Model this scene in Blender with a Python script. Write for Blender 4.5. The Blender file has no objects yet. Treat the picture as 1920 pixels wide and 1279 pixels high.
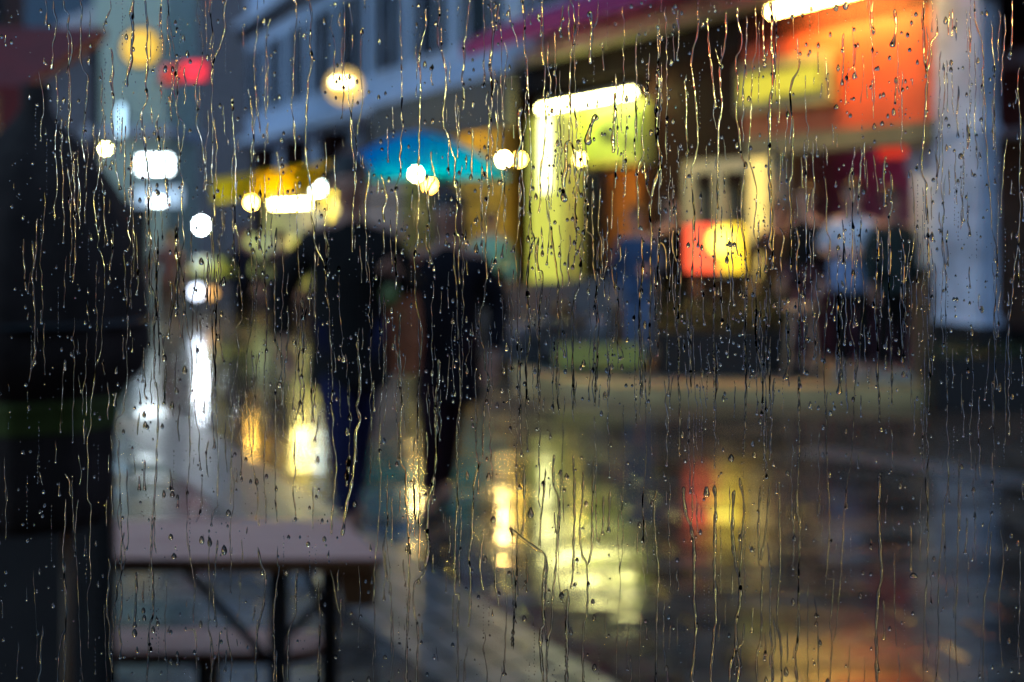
import bpy, bmesh, math, random
from mathutils import Vector, Matrix
random.seed(7)
R = math.radians
S = bpy.context.scene
C = S.collection
# ------------------------------------------------------------------ camera, world, render
FPX, HX, HY, EYE = 2667.0, 960.0, 400.0, 1.6      # photo px focal length, vanishing point, eye height
cam_d = bpy.data.cameras.new("camera"); cam = bpy.data.objects.new("camera", cam_d); C.objects.link(cam)
cam.location = (0, 0, EYE); cam.rotation_euler = (R(90), 0, 0)
cam_d.lens = 50; cam_d.sensor_width = 36; cam_d.shift_y = -239.5/1920
cam_d.clip_start = 0.05; cam_d.clip_end = 600
PANE_Y = 0.60
cam_d.dof.use_dof = True; cam_d.dof.focus_distance = PANE_Y; cam_d.dof.aperture_fstop = 7.4
S.camera = cam
w = bpy.data.worlds.new("World"); S.world = w; w.use_nodes = True
nt = w.node_tree; bg = nt.nodes["Background"]
sky = nt.nodes.new("ShaderNodeTexSky"); sky.sky_type = 'NISHITA'; sky.sun_disc = False
sky.sun_elevation = R(-2.5); sky.sun_rotation = R(250); sky.ozone_density = 3.0
hs = nt.nodes.new("ShaderNodeHueSaturation"); hs.inputs["Hue"].default_value = .458; hs.inputs["Saturation"].default_value = .85
nt.links.new(sky.outputs[0], hs.inputs["Color"]); nt.links.new(hs.outputs[0], bg.inputs[0]); bg.inputs[1].default_value = 3.6
S.view_settings.view_transform = 'Standard'; S.view_settings.look = 'None'
S.view_settings.exposure = 1.2; S.view_settings.gamma = 1
S.render.engine = 'CYCLES'
cy = S.cycles
cy.use_denoising = True; cy.denoiser = 'OPENIMAGEDENOISE'
cy.max_bounces = 10; cy.diffuse_bounces = 2; cy.glossy_bounces = 3; cy.transmission_bounces = 8; cy.transparent_max_bounces = 8
cy.caustics_reflective = False; cy.caustics_refractive = False
cy.sample_clamp_indirect = 24; cy.sample_clamp_direct = 0; cy.use_light_tree = True; cy.blur_glossy = 0.5

# ------------------------------------------------------------------ materials
def srgb(r, g, b):
    f = lambda c: (c/255/12.92) if c <= 10 else ((c/255+0.055)/1.055)**2.4
    return (f(r), f(g), f(b), 1)
M = {}
def mat(name, col, rough=0.6, metal=0.0, var=0.25, scale=6.0, bump=0.0, coat=0.0):
    if name in M: return M[name]
    m = bpy.data.materials.new(name); m.use_nodes = True; t = m.node_tree; p = t.nodes["Principled BSDF"]
    p.inputs["Roughness"].default_value = rough; p.inputs["Metallic"].default_value = metal
    p.inputs["Coat Weight"].default_value = coat; p.inputs["Coat Roughness"].default_value = 0.12
    tc = t.nodes.new("ShaderNodeTexCoord"); n = t.nodes.new("ShaderNodeTexNoise")
    n.inputs["Scale"].default_value = scale; n.inputs["Detail"].default_value = 5
    t.links.new(tc.outputs["Object"], n.inputs["Vector"])
    cr = t.nodes.new("ShaderNodeValToRGB")
    c = Vector(col[:3]); lo = c*(1-var); hi = c*(1+var)
    cr.color_ramp.elements[0].position = .3; cr.color_ramp.elements[1].position = .7
    cr.color_ramp.elements[0].color = (*lo, 1); cr.color_ramp.elements[1].color = (*[min(1, x) for x in hi], 1)
    t.links.new(n.outputs["Fac"], cr.inputs[0]); t.links.new(cr.outputs[0], p.inputs["Base Color"])
    if bump:
        b = t.nodes.new("ShaderNodeBump"); b.inputs["Strength"].default_value = bump; b.inputs["Distance"].default_value = .02
        t.links.new(n.outputs["Fac"], b.inputs["Height"]); t.links.new(b.outputs[0], p.inputs["Normal"])
    M[name] = m; return m
def emis(name, col, strength):
    if name in M: return M[name]
    m = bpy.data.materials.new(name); m.use_nodes = True; t = m.node_tree
    p = t.nodes["Principled BSDF"]; p.inputs["Base Color"].default_value = (.06, .06, .06, 1)
    p.inputs["Emission Color"].default_value = col; p.inputs["Emission Strength"].default_value = strength
    n = t.nodes.new("ShaderNodeTexNoise"); n.inputs["Scale"].default_value = 3
    r = t.nodes.new("ShaderNodeMapRange"); r.inputs["To Min"].default_value = .35; r.inputs["To Max"].default_value = .6
    t.links.new(n.outputs["Fac"], r.inputs["Value"]); t.links.new(r.outputs[0], p.inputs["Roughness"])
    M[name] = m; return m

def canvas(name, col, through=.5):
    m = bpy.data.materials.new(name); m.use_nodes = True; t = m.node_tree; t.nodes.remove(t.nodes["Principled BSDF"])
    a = t.nodes.new("ShaderNodeBsdfDiffuse"); b = t.nodes.new("ShaderNodeBsdfTranslucent"); x = t.nodes.new("ShaderNodeMixShader"); x.inputs[0].default_value = through
    n = t.nodes.new("ShaderNodeTexNoise"); n.inputs["Scale"].default_value = 5; r = t.nodes.new("ShaderNodeMix"); r.data_type = 'RGBA'
    r.inputs[6].default_value = (*[c*.85 for c in col[:3]], 1); r.inputs[7].default_value = col; t.links.new(n.outputs["Fac"], r.inputs[0])
    for q in (a, b): t.links.new(r.outputs[2], q.inputs["Color"])
    t.links.new(a.outputs[0], x.inputs[1]); t.links.new(b.outputs[0], x.inputs[2]); t.links.new(x.outputs[0], t.nodes["Material Output"].inputs["Surface"])
    M[name] = m; return m
# ------------------------------------------------------------------ mesh builder
class MB:
    def __init__(s): s.v = []; s.f = []
    def add(s, vs, fs):
        o = len(s.v); s.v += [tuple(v) for v in vs]; s.f += [tuple(i+o for i in f) for f in fs]; return s
    def box(s, x0, x1, y0, y1, z0, z1, rz=0, c=(0, 0)):
        vs = [(x, y, z) for z in (z0, z1) for y in (y0, y1) for x in (x0, x1)]
        if rz:
            k, q = math.cos(rz), math.sin(rz)
            vs = [(c[0]+(x-c[0])*k-(y-c[1])*q, c[1]+(x-c[0])*q+(y-c[1])*k, z) for x, y, z in vs]
        return s.add(vs, [(0, 2, 3, 1), (4, 5, 7, 6), (0, 1, 5, 4), (1, 3, 7, 5), (3, 2, 6, 7), (2, 0, 4, 6)])
    def hexa(s, vs): return s.add(vs, [(0, 2, 3, 1), (4, 5, 7, 6), (0, 1, 5, 4), (1, 3, 7, 5), (3, 2, 6, 7), (2, 0, 4, 6)])
    def tube(s, pts, r, n=10):
        pts = [Vector(p) for p in pts]; rs = r if isinstance(r, (list, tuple)) else [r]*len(pts)
        vs = []; fs = []
        for i, p in enumerate(pts):
            d = (pts[min(i+1, len(pts)-1)]-pts[max(i-1, 0)]).normalized()
            a = d.orthogonal().normalized() if abs(d.z) < .9 else Vector((1, 0, 0)).cross(d).normalized()
            if abs(d.z) < .9: a = d.cross(Vector((0, 0, 1))).normalized()
            b = d.cross(a)
            for k in range(n):
                t = 2*math.pi*k/n; vs.append(p+(a*math.cos(t)+b*math.sin(t))*rs[i])
        for i in range(len(pts)-1):
            for k in range(n): fs.append((i*n+k, i*n+(k+1) % n, (i+1)*n+(k+1) % n, (i+1)*n+k))
        fs.append(tuple(range(n-1, -1, -1))); fs.append(tuple(range((len(pts)-1)*n, len(pts)*n)))
        return s.add(vs, fs)
    def lathe(s, prof, c=(0, 0, 0), n=24, wob=None):
        vs = []; fs = []
        for i, (r, z) in enumerate(prof):
            for k in range(n):
                t = 2*math.pi*k/n; q = r*(wob(t, z) if wob else 1)
                vs.append((c[0]+q*math.cos(t), c[1]+q*math.sin(t), c[2]+z))
        for i in range(len(prof)-1):
            for k in range(n): fs.append((i*n+k, i*n+(k+1) % n, (i+1)*n+(k+1) % n, (i+1)*n+k))
        fs.append(tuple(range(n-1, -1, -1))); fs.append(tuple(range((len(prof)-1)*n, len(prof)*n)))
        return s.add(vs, fs)
    def ball(s, c, r, sx=1, sy=1, sz=1, n=16, m=10):
        prof = [(math.sin(math.pi*i/m)*r+1e-5, -math.cos(math.pi*i/m)*r*sz) for i in range(m+1)]
        o = len(s.v); s.lathe(prof, (0, 0, 0), n)
        s.v[o:] = [(c[0]+x*sx, c[1]+y*sy, c[2]+z) for x, y, z in s.v[o:]]
        return s
    def build(s, name, m, parent=None, smooth=False, bevel=0):
        me = bpy.data.meshes.new(name); me.from_pydata(s.v, [], s.f); me.update()
        if bevel:
            bm = bmesh.new(); bm.from_mesh(me)
            bmesh.ops.bevel(bm, geom=[e for e in bm.edges], offset=bevel, segments=2, affect='EDGES', clamp_overlap=True)
            bm.to_mesh(me); bm.free()
        if smooth: me.polygons.foreach_set("use_smooth", [True]*len(me.polygons))
        me.materials.append(m)
        o = bpy.data.objects.new(name, me); C.objects.link(o)
        if parent: o.parent = parent
        return o
def tag(o, label=None, cat=None, group=None, kind=None):
    if label: o["label"] = label
    if cat: o["category"] = cat
    if group: o["group"] = group
    if kind: o["kind"] = kind
    return o
def thing(name, label, cat, loc=(0, 0, 0), rz=0, group=None):
    o = bpy.data.objects.new(name, None); C.objects.link(o); o.empty_display_size = .1
    o.location = loc; o.rotation_euler = (0, 0, rz); return tag(o, label, cat, group)
def copy_tree(o, parent=None):
    c = o.copy(); C.objects.link(c); c.parent = parent
    for ch in list(o.children): copy_tree(ch, c)
    return c
def P(px, py, Y): return Vector(((px-HX)/FPX*Y, Y, EYE-(py-HY)/FPX*Y))

# facade frame: u runs along the street front away from the camera, off = metres out into the street
UD = Vector((-0.3634, 0.9317, 0)); UN = Vector((-0.9317, -0.3634, 0)); TH = math.atan2(UD.y, UD.x)
U0 = Vector((3.87+0.39, 11.0, 0))
def Fu(px, off=0.0):
    k = (px-HX)/FPX; b = U0+UN*off
    # (b.x + t*UD.x) = k*(b.y + t*UD.y)
    t = (k*b.y-b.x)/(UD.x-k*UD.y); return t
def Fp(u, off=0.0, z=0.0): q = U0+UD*u+UN*off; return Vector((q.x, q.y, z))
def Fz(px, py, off=0.0): return EYE-(py-HY)/FPX*Fp(Fu(px, off), off).y

# ------------------------------------------------------------------ palette
blue_wall = mat('painted_wall', (.52, .62, .80, 1), .7, var=.12, scale=1.2, bump=.1)
trim_w = mat('pale_trim', (.60, .66, .80, 1), .6, var=.22, scale=1.8)
dark_glass = mat('dark_window_glass', (.02, .025, .035, 1), .12, var=.4)
shutter = mat('shutter_paint', (.03, .05, .07, 1), .6)
dark = mat('dark_paint', (.012, .011, .012, 1), .5)
black_cloth = mat('black_fabric', (.045, .032, .028, 1), .9, scale=20)
black_cloth.node_tree.nodes['Principled BSDF'].inputs['Specular IOR Level'].default_value = .15
dark_glass.node_tree.nodes['Principled BSDF'].inputs['Specular IOR Level'].default_value = .12
steel = mat('dark_steel', (.03, .03, .035, 1), .35, 1.0)
galv = mat('grey_metal', (.25, .26, .28, 1), .4, .8)
wood = mat('varnished_wood', (.10, .045, .018, 1), .45, scale=14)
# ------------------------------------------------------------------ setting
def ground_mat():
    m = bpy.data.materials.new('wet_paving'); m.use_nodes = True; t = m.node_tree; p = t.nodes["Principled BSDF"]; N = t.nodes.new; L = t.links.new
    tc = N("ShaderNodeTexCoord"); mp = N("ShaderNodeMapping"); mp.inputs["Rotation"].default_value = (0, 0, R(-8)); L(tc.outputs["Object"], mp.inputs[0])
    br = N("ShaderNodeTexBrick"); br.inputs["Scale"].default_value = 1; br.inputs["Brick Width"].default_value = .42; br.inputs["Row Height"].default_value = .24
    br.inputs["Mortar Size"].default_value = .014; br.inputs["Mortar Smooth"].default_value = .6
    br.inputs["Color1"].default_value = (.14, .105, .08, 1); br.inputs["Color2"].default_value = (.04, .03, .024, 1); br.inputs["Mortar"].default_value = (.012, .011, .011, 1)
    L(mp.outputs[0], br.inputs["Vector"])
    mp2 = N("ShaderNodeMapping"); mp2.inputs["Scale"].default_value = (.8, 2.6, 1); mp2.inputs["Rotation"].default_value = (0, 0, R(-5)); L(tc.outputs["Object"], mp2.inputs[0])
    n1 = N("ShaderNodeTexNoise"); n1.inputs["Scale"].default_value = 1.1; n1.inputs["Detail"].default_value = 3; L(mp2.outputs[0], n1.inputs[0])
    n2 = N("ShaderNodeTexNoise"); n2.inputs["Scale"].default_value = 9; n2.inputs["Detail"].default_value = 3; L(tc.outputs["Object"], n2.inputs[0])
    mr = N("ShaderNodeMapRange"); mr.inputs["From Min"].default_value = .35; mr.inputs["From Max"].default_value = .65
    mr.inputs["To Min"].default_value = .02; mr.inputs["To Max"].default_value = .19; L(n1.outputs["Fac"], mr.inputs[0]); L(mr.outputs[0], p.inputs["Roughness"])
    mx = N("ShaderNodeMix"); mx.data_type = 'RGBA'; mx.blend_type = 'MULTIPLY'; mx.inputs[0].default_value = .8
    mr2 = N("ShaderNodeMapRange"); mr2.inputs["From Min"].default_value = .3; mr2.inputs["From Max"].default_value = .7; mr2.inputs["To Min"].default_value = .45; mr2.inputs["To Max"].default_value = 1.5
    L(n2.outputs["Fac"], mr2.inputs[0]); L(br.outputs["Color"], mx.inputs[6]); L(mr2.outputs[0], mx.inputs[7]); L(mx.outputs[2], p.inputs["Base Color"])
    b1 = N("ShaderNodeBump"); b1.inputs["Strength"].default_value = .5; b1.inputs["Distance"].default_value = .014; L(n1.outputs["Fac"], b1.inputs["Height"])
    b2 = N("ShaderNodeBump"); b2.invert = True; b2.inputs["Strength"].default_value = .25; b2.inputs["Distance"].default_value = .006; L(br.outputs["Fac"], b2.inputs["Height"]); L(b1.outputs[0], b2.inputs["Normal"])
    mp3 = N("ShaderNodeMapping"); mp3.inputs["Scale"].default_value = (.28, 1.9, 1); mp3.inputs["Rotation"].default_value = (0, 0, R(4)); L(tc.outputs["Object"], mp3.inputs[0])
    n3 = N("ShaderNodeTexNoise"); n3.inputs["Scale"].default_value = 1.6; n3.inputs["Detail"].default_value = 4; L(mp3.outputs[0], n3.inputs[0])
    r3 = N("ShaderNodeMapRange"); r3.inputs["From Min"].default_value = .40; r3.inputs["From Max"].default_value = .60; r3.inputs["To Min"].default_value = .08; r3.inputs["To Max"].default_value = .62
    L(n3.outputs["Fac"], r3.inputs[0]); L(r3.outputs[0], p.inputs["Specular IOR Level"])
    L(b2.outputs[0], p.inputs["Normal"]); p.inputs["IOR"].default_value = 1.45
    return m
wet = ground_mat()
tag(MB().add([(-120, -3, 0), (120, -3, 0), (120, 320, 0), (-120, 320, 0)], [(0, 1, 2, 3)]).build('ground', wet), kind='structure')
# pale gutter bands laid in the paving, 4 mm above it
gut = mat('gutter_stone', (.15, .145, .15, 1), .28, var=.35, scale=7, bump=.25)
def band(name, a, b, wd, z):
    a = Vector((*a, 0)); b = Vector((*b, 0)); d = (b-a).normalized(); n = Vector((-d.y, d.x, 0))*wd/2
    m = MB(); L = (b-a).length; k = int(L/.22); 
    for i in range(k):
        for s in (-1, -.5, 0, .5):
            p0 = a+d*(i*.22+.008); p1 = a+d*((i+1)*.22-.008)
            q0 = n*(s+.03); q1 = n*(s+.47)
            m.add([p0+q0+Vector((0, 0, z)), p1+q0+Vector((0, 0, z)), p1+q1+Vector((0, 0, z)), p0+q1+Vector((0, 0, z))], [(0, 1, 2, 3)])
    return tag(m.build(name, gut), kind='structure')
band('gutter', (-2.9, 11.2), (.35, 4.2), .55, .004)
band('gutter', (2.0, 9.6), (4.2, 7.3), .35, .004)

# terrace platform with light kerb in front of the shop front
kerb_m = mat('terrace_kerb_stone', (.62, .42, .18, 1), .35, var=.2, scale=3)
ed = []
for px, py in ((960, 690), (965, 710), (1000, 728), (1060, 741), (1140, 750), (1240, 753), (1400, 753), (1600, 753), (1760, 756), (2050, 762)):
    Y = EYE*FPX/(py-HY); ed.append(((px-HX)/FPX*Y, Y))
back = [(5.6, 13.5), (1.0, 16.6), (.1, 15.2)]
def slab(name, poly, z0, z1, m):
    n = len(poly); b = MB().add([(x, y, z0) for x, y in poly]+[(x, y, z1) for x, y in poly], [tuple(range(n, 2*n))]+[(i, (i+1) % n, n+(i+1) % n, n+i) for i in range(n)])
    return tag(b.build(name, m), kind='structure')
slab('terrace_pavement', ed+back, 0.0, .09, mat('terrace_paving', (.30, .29, .24, 1), .3, var=.25, scale=4))
inn = [(x*.985+.02, y+.42) for x, y in ed]
m = MB(); n = len(ed)
m.add([(x, y-.02, .0) for x, y in ed]+[(x, y-.02, .125) for x, y in ed]+[(x, y, .125) for x, y in inn]+[(x, y, .0) for x, y in inn],
      [(r*n+i, r*n+i+1, ((r+1) % 4)*n+i+1, ((r+1) % 4)*n+i) for r in range(4) for i in range(n-1)])
tag(m.build('terrace_kerb', kerb_m), kind='structure')

# cafe room behind the glass, and the window itself
rw = mat('room_plaster', (.05, .04, .035, 1), .8); rf = mat('room_floor_wood', (.05, .028, .015, 1), .5, scale=12)
X0, X1, Z0, Z1 = -.8, .8, .95, 2.15
m = MB(); m.box(-3, 3, .55, .75, 0, Z0-.06).box(-3, 3, .55, .75, Z1+.06, 3.0).box(-3, X0-.06, .55, .75, Z0-.06, Z1+.06).box(X1+.06, 3, .55, .75, Z0-.06, Z1+.06)
tag(m.build('wall', rw), kind='structure')
tag(MB().box(-3, 3, -3.2, -3, 0, 3).box(-3.2, -3, -3.2, .75, 0, 3).box(3, 3.2, -3.2, .75, 0, 3).build('wall', rw), kind='structure')
tag(MB().box(-3, 3, -3, .55, .01, .03).build('floor', rf), kind='structure')
tag(MB().box(-3.2, 3.2, -3.2, .75, 3.0, 3.12).build('ceiling', rw), kind='structure')
win = thing('cafe_window', 'large clear cafe window pane wet with rain, looked through onto the street', 'window', (0, PANE_Y, Z0))
g = bpy.data.materials.new('window_glass'); g.use_nodes = True; t = g.node_tree; t.nodes.remove(t.nodes["Principled BSDF"])
tr = t.nodes.new("ShaderNodeBsdfTransparent"); gl = t.nodes.new("ShaderNodeBsdfGlossy"); gl.inputs["Roughness"].default_value = .02
fr = t.nodes.new("ShaderNodeFresnel"); fr.inputs["IOR"].default_value = 1.45; mxs = t.nodes.new("ShaderNodeMixShader")
t.links.new(fr.outputs[0], mxs.inputs[0]); t.links.new(tr.outputs[0], mxs.inputs[1]); t.links.new(gl.outputs[0], mxs.inputs[2])
t.links.new(mxs.outputs[0], t.nodes["Material Output"].inputs["Surface"])
MB().box(X0, X1, -.006, -.0005, 0, Z1-Z0).build('pane', g, win)
m = MB(); h = Z1-Z0
m.box(X0-.06, X0, -.04, .03, -.06, h+.06).box(X1, X1+.06, -.04, .03, -.06, h+.06).box(X0, X1, -.04, .03, -.06, 0).box(X0, X1, -.04, .03, h, h+.06)
m.build('frame', dark, win)

# ---- street front: near building (orange shop, lime shop), far blue grey building
def front(root_u):  # empty in facade frame
    return Fp(root_u), TH
def fbox(mb, ua, ub, o0, o1, z0, z1, u0): return mb.box(min(ua, ub)-u0, max(ua, ub)-u0, o0, o1, z0, z1)
uA0, uA1 = Fu(2150), Fu(955)
nearb = thing('shop_building', 'long grey plastered building with orange and lime shops under a purple awning', 'building', Fp(uA0), TH)
def nb(name, mt, boxes, root=nearb, u0=uA0, **k):
    m = MB()
    for px0, px1, o0, o1, z0, z1 in boxes: fbox(m, Fu(px0, o1), Fu(px1, o1), o0, o1, z0, z1, u0)
    return m.build(name, mt, root, **k)
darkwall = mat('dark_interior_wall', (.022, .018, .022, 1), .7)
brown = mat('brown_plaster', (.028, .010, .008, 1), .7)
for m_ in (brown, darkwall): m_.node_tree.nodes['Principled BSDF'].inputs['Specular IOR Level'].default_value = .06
orange = mat('orange_render', (.60, .085, .03, 1), .55, var=.3, scale=2, bump=.1)
lime = mat('lime_wall_paint', (.55, .58, .16, 1), .5, var=.08, scale=2)
LL = uA1-uA0
# rear body of the building and upper wall
MB().box(0, LL, -6, -1.6, 0, 11).build('wall', blue_wall, nearb)
MB().box(0, LL, -1.6, 0, 3.95, 11).build('upper_wall', blue_wall, nearb)
nb('cornice', trim_w, [(1890, 955, -.1, .28, 3.78, 3.95)])
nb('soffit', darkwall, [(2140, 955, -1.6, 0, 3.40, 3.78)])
# columns and piers
nb('column', mat('weathered_column_paint', (.50, .55, .66, 1), .6, var=.35, scale=3.5), [(1838, 1752, -.16, .02, .66, 3.78)])
nb('column_band', trim_w, [(1841, 1750, -.17, .035, 2.28, 2.34)])
nb('column_foot', trim_w, [(1841, 1750, -.17, .035, .661, .74)])
nb('plinth', dark, [(1846, 1745, -.2, .06, 0, .66), ])
nb('side_wall', mat('cream_plaster', (.8, .74, .66, 1), .6, var=.05), [(1751, 1710, -.35, -.01, 1.13, 1.96)])
nb('side_wall', mat('grey_render', (.12, .115, .12, 1), .6), [(1758, 1708, -.35, -.15, 0, 1.13)])
nb('side_wall', mat('mauve_plaster', (.30, .27, .33, 1), .6), [(1758, 1700, -.35, -.15, 1.96, 2.4)])
nb('fascia', orange, [(1752, 1395, -.30, .0, 2.42, 3.78)])
nb('fascia_trim', mat('olive_trim', (.16, .15, .09, 1), .5), [(1752, 1395, -.30, .05, 2.22, 2.41)])
nb('pier', brown, [(1392, 1215, -.30, -.02, 1.9, 3.78), (1275, 1215, -.30, -.04, 0, 1.9)])
# recess behind the orange shop: purple lit back wall
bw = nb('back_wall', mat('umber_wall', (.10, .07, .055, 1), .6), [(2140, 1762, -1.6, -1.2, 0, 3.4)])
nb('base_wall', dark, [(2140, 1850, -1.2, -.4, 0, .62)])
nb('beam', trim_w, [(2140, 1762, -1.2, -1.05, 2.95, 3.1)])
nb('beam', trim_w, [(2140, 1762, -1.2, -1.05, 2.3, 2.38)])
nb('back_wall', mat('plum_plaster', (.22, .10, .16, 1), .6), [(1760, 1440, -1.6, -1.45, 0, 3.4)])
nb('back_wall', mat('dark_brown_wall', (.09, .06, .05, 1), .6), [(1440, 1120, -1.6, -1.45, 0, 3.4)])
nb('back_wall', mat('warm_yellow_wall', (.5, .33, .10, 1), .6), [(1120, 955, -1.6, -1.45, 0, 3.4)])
# shop window with a glow added to the jamb as if light fell on it
nb('jamb_glow_strip', emis('jamb_painted_light', (1, .70, .16, 1), .62), [(1436, 1406, .022, .04, .92, 2.18)])
fw = nb('window_frame', mat('cream_frame', (.72, .62, .36, 1), .5, var=.06), [(1445, 1400, -.2, .02, .9, 2.2), (1300, 1282, -.2, .02, .9, 2.2), (1400, 1300, -.2, .02, 2.06, 2.2), (1356, 1338, -.2, .0, .9, 2.06)])
nb('window_glass', dark_glass, [(1400, 1356, -.16, -.12, .9, 2.06), (1338, 1300, -.16, -.12, .9, 2.06)])
nb('sill_wall', brown, [(1445, 1282, -.3, .03, 0, .9)])
# lime shop
nb('pier', lime, [(1072, 992, .20, .35, .42, 3.02)])
nb('side_wall', mat('dark_green_wall', (.05, .07, .015, 1), .6), [(1074, 992, -1.4, -1.3, 0, 3.0)])
nb('fascia', lime, [(1205, 1074, -.4, .12, 2.22, 3.0)])
nb('pier', mat('orange_door_paint', (.6, .22, .05, 1), .5), [(1200, 1132, -.5, -.35, .9, 2.2)])
nb('door', dark, [(1131, 1074, -.7, -.5, 0, 2.2)])
nb('low_wall', mat('grey_stone_base', (.10, .095, .09, 1), .5), [(1200, 975, -.3, .4, 0, .42)])
# upper windows with shutters
def win_up(root, u0, uc, z0, z1, wd=1.0):
    f = MB(); a, b = uc-u0-wd/2, uc-u0+wd/2
    o_ = [(a-.07, z0-.09), (b+.07, z0-.09), (b+.07, z1+.08), (a-.07, z1+.08)]; i_ = [(a, z0), (b, z0), (b, z1), (a, z1)]
    f.add([(x, y, z) for y in (.0, .05) for r in (o_, i_) for x, z in r], [(8+k, 8+(k+1) % 4, 12+(k+1) % 4, 12+k) for k in range(4)]+[(k, (k+1) % 4, 8+(k+1) % 4, 8+k) for k in range(4)]+[(4+k, 12+k, 12+(k+1) % 4, 4+(k+1) % 4) for k in range(4)])
    o = f.build('window', trim_w, root)
    MB().box(uc-u0-wd/2, uc-u0+wd/2, .0, .012, z0, z1).build('pane', dark_glass, o)
    for s in (-1, 1):
        c = uc-u0+s*(wd/2+.28); m = MB()
        m.box(c-.24, c+.24, 0, .03, z0, z1)
        z = z0+.06
        while z < z1-.05: m.box(c-.2, c+.2, .03, .045, z, z+.03); z += .09
        m.build('shutter', shutter, o)
u = uA0+1.2
while u < uA1-.8:
    if Fp(u).y > 10: win_up(nearb, uA0, u, 4.6, 6.4, 1.0)
    u += 2.45
uB0, uB1 = uA1+.02, Fu(330)
farb = thing('apartment_building', 'blue grey apartment building with dark shuttered windows and moulded cornices, beyond the shops', 'building', Fp(uB0), TH)
LB = uB1-uB0
MB().box(0, LB, -9, -.5, 0, 12).build('wall', blue_wall, farb)
MB().box(0, LB, -.5, 0, 3.5, 12).build('upper_wall', blue_wall, farb)
MB().box(0, LB, 0, .3, 3.6, 3.8).build('cornice', trim_w, farb)
MB().box(0, LB, 0, .35, 7.0, 7.2).build('cornice', trim_w, farb)
MB().box(0, LB, 0, .18, 6.72, 6.86).build('cornice', dark, farb)
for i in range(int(LB/4)+1):
    if i*4+.3 < LB: MB().box(max(0, i*4-.3), i*4+.3, -.5, .04, 0, 3.5).build('pier', brown, farb)
u = uB0+1.3
while u < uB1-1: win_up(farb, uB0, u, 4.45, 6.3, 1.05); win_up(farb, uB0, u, 8, 9.8, 1.05); u += 2.7
# warm lit back of the passage behind the turquoise parasol
wm = thing('cafe_front', 'warm ochre lit cafe front with brown openings behind the turquoise parasol', 'shop front', Fp(Fu(955), .05), TH)
u0 = Fu(955)
def wf(name, mt, boxes):
    m = MB()
    for px0, px1, o0, o1, z0, z1 in boxes: fbox(m, Fu(px0, o1), Fu(px1, o1), o0, o1, z0, z1, u0)
    return m.build(name, mt, wm)
wf('wall', mat('ochre_render', (.58, .40, .06, 1), .55, var=.12, scale=1.5), [(954, 760, .02, .2, 0, 3.5)])
wf('wall', mat('pink_render', (.78, .48, .36, 1), .55, var=.12), [(760, 690, .02, .2, 0, 2.9)])
wf('door', mat('red_brown_door', (.10, .03, .02, 1), .5), [(690, 640, .02, .2, 0, 3.0)])
wf('door', mat('red_brown_door', (0, 0, 0, 1)), [(850, 815, .2, .24, 0, 2.3)])
wf('header', mat('slate_header', (.045, .05, .06, 1), .6), [(954, 700, .85, 1.0, 2.78, 3.5)])
wf('shelf', dark, [(954, 890, .2, .5, .6, .75)])

# ---- left side of the street and its far end
towr = thing('corner_tower', 'narrow corner tower tinted as if lit pale green at the far end of the street', 'tower', (-7.95, 29.5, 0))
MB().box(-.72, .75, 0, 3, 0, 9).build('wall', mat('green_light_plaster', (.66, .80, .66, 1), .6, var=.1), towr)  # greenish light on the tower is put into its wall colour
MB().box(-.9, .9, -.15, 3.1, 3.2, 3.4).build('ledge', trim_w, towr)
MB().box(-.4, .4, -.02, 0, 0.1, 1.9).build('door', dark, towr)
gab = thing('gabled_house', 'pale mauve house with a sloping verge closing the street beyond the tower', 'house', (-12.0, 42, 0))
m = MB(); 
m.add([(-6, 0, 0), (8.5, 0, 0), (8.5, 0, 9.5), (4, 0, 9.5), (-6, 0, 3.5), (-6, 6, 0), (8.5, 6, 0), (8.5, 6, 9.5), (4, 6, 9.5), (-6, 6, 3.5)],
      [(0, 1, 2, 3, 4), (9, 8, 7, 6, 5), (0, 5, 6, 1), (1, 6, 7, 2), (2, 7, 8, 3), (3, 8, 9, 4), (4, 9, 5, 0)])
m.build('wall', mat('mauve_wall', (.22, .19, .20, 1), .7), gab)
m = MB(); m.hexa([(-6.3, -.5, 3.35), (4.2, -.5, 9.65), (-6.3, 6.2, 3.35), (4.2, 6.2, 9.65), (-6.3, -.5, 4.05), (4.2, -.5, 10.35), (-6.3, 6.2, 4.05), (4.2, 6.2, 10.35)])
m.build('roof', mat('pale_verge', (.70, .62, .62, 1), .6), gab)
for x in (2.0, 5.2):
    f = MB().box(x-.6, x+.6, -.05, 0, 4.6, 6.6).build('window', trim_w, gab); MB().box(x-.45, x+.45, -.07, -.05, 4.75, 6.45).build('pane', dark_glass, f)
db = thing('sky_cover_block', 'dark slate blue block added to cover bright sky behind the gabled house', 'building', (-19, 60, 0))
MB().box(-14, 12, 0, 8, 0, 17).build('wall', mat('slate_blue_wall', (.10, .15, .20, 1), .7), db)  # block added to darken the bright patch of sky
for x in (-9, -4, 1, 6):
    for z in (7.5, 12): f = MB().box(x-1, x+1, -.06, 0, z, z+2.4).build('window', trim_w, db); MB().box(x-.85, x+.85, -.09, -.06, z+.15, z+2.25).build('pane', dark_glass, f)
lb = thing('corner_house', 'dark red brown house front with unlit windows beside the black parasol', 'house', (-7.2, 12, 0))
MB().box(-4, 0, 0, 9, 0, 9).build('wall', mat('oxblood_wall', (.05, .02, .018, 1), .6), lb)
for y in (1.5, 4.5, 7.5):
    for z in (1.0, 4.2):
        f = MB().box(0, .05, y-.6, y+.6, z, z+1.7).build('window', dark, lb); MB().box(.05, .06, y-.5, y+.5, z+.1, z+1.6).build('pane', dark_glass, f)
aw = thing('red_awning', 'dark red fabric awning above the black folded parasol', 'awning', (-3.9, 9.5, 0))
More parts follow.
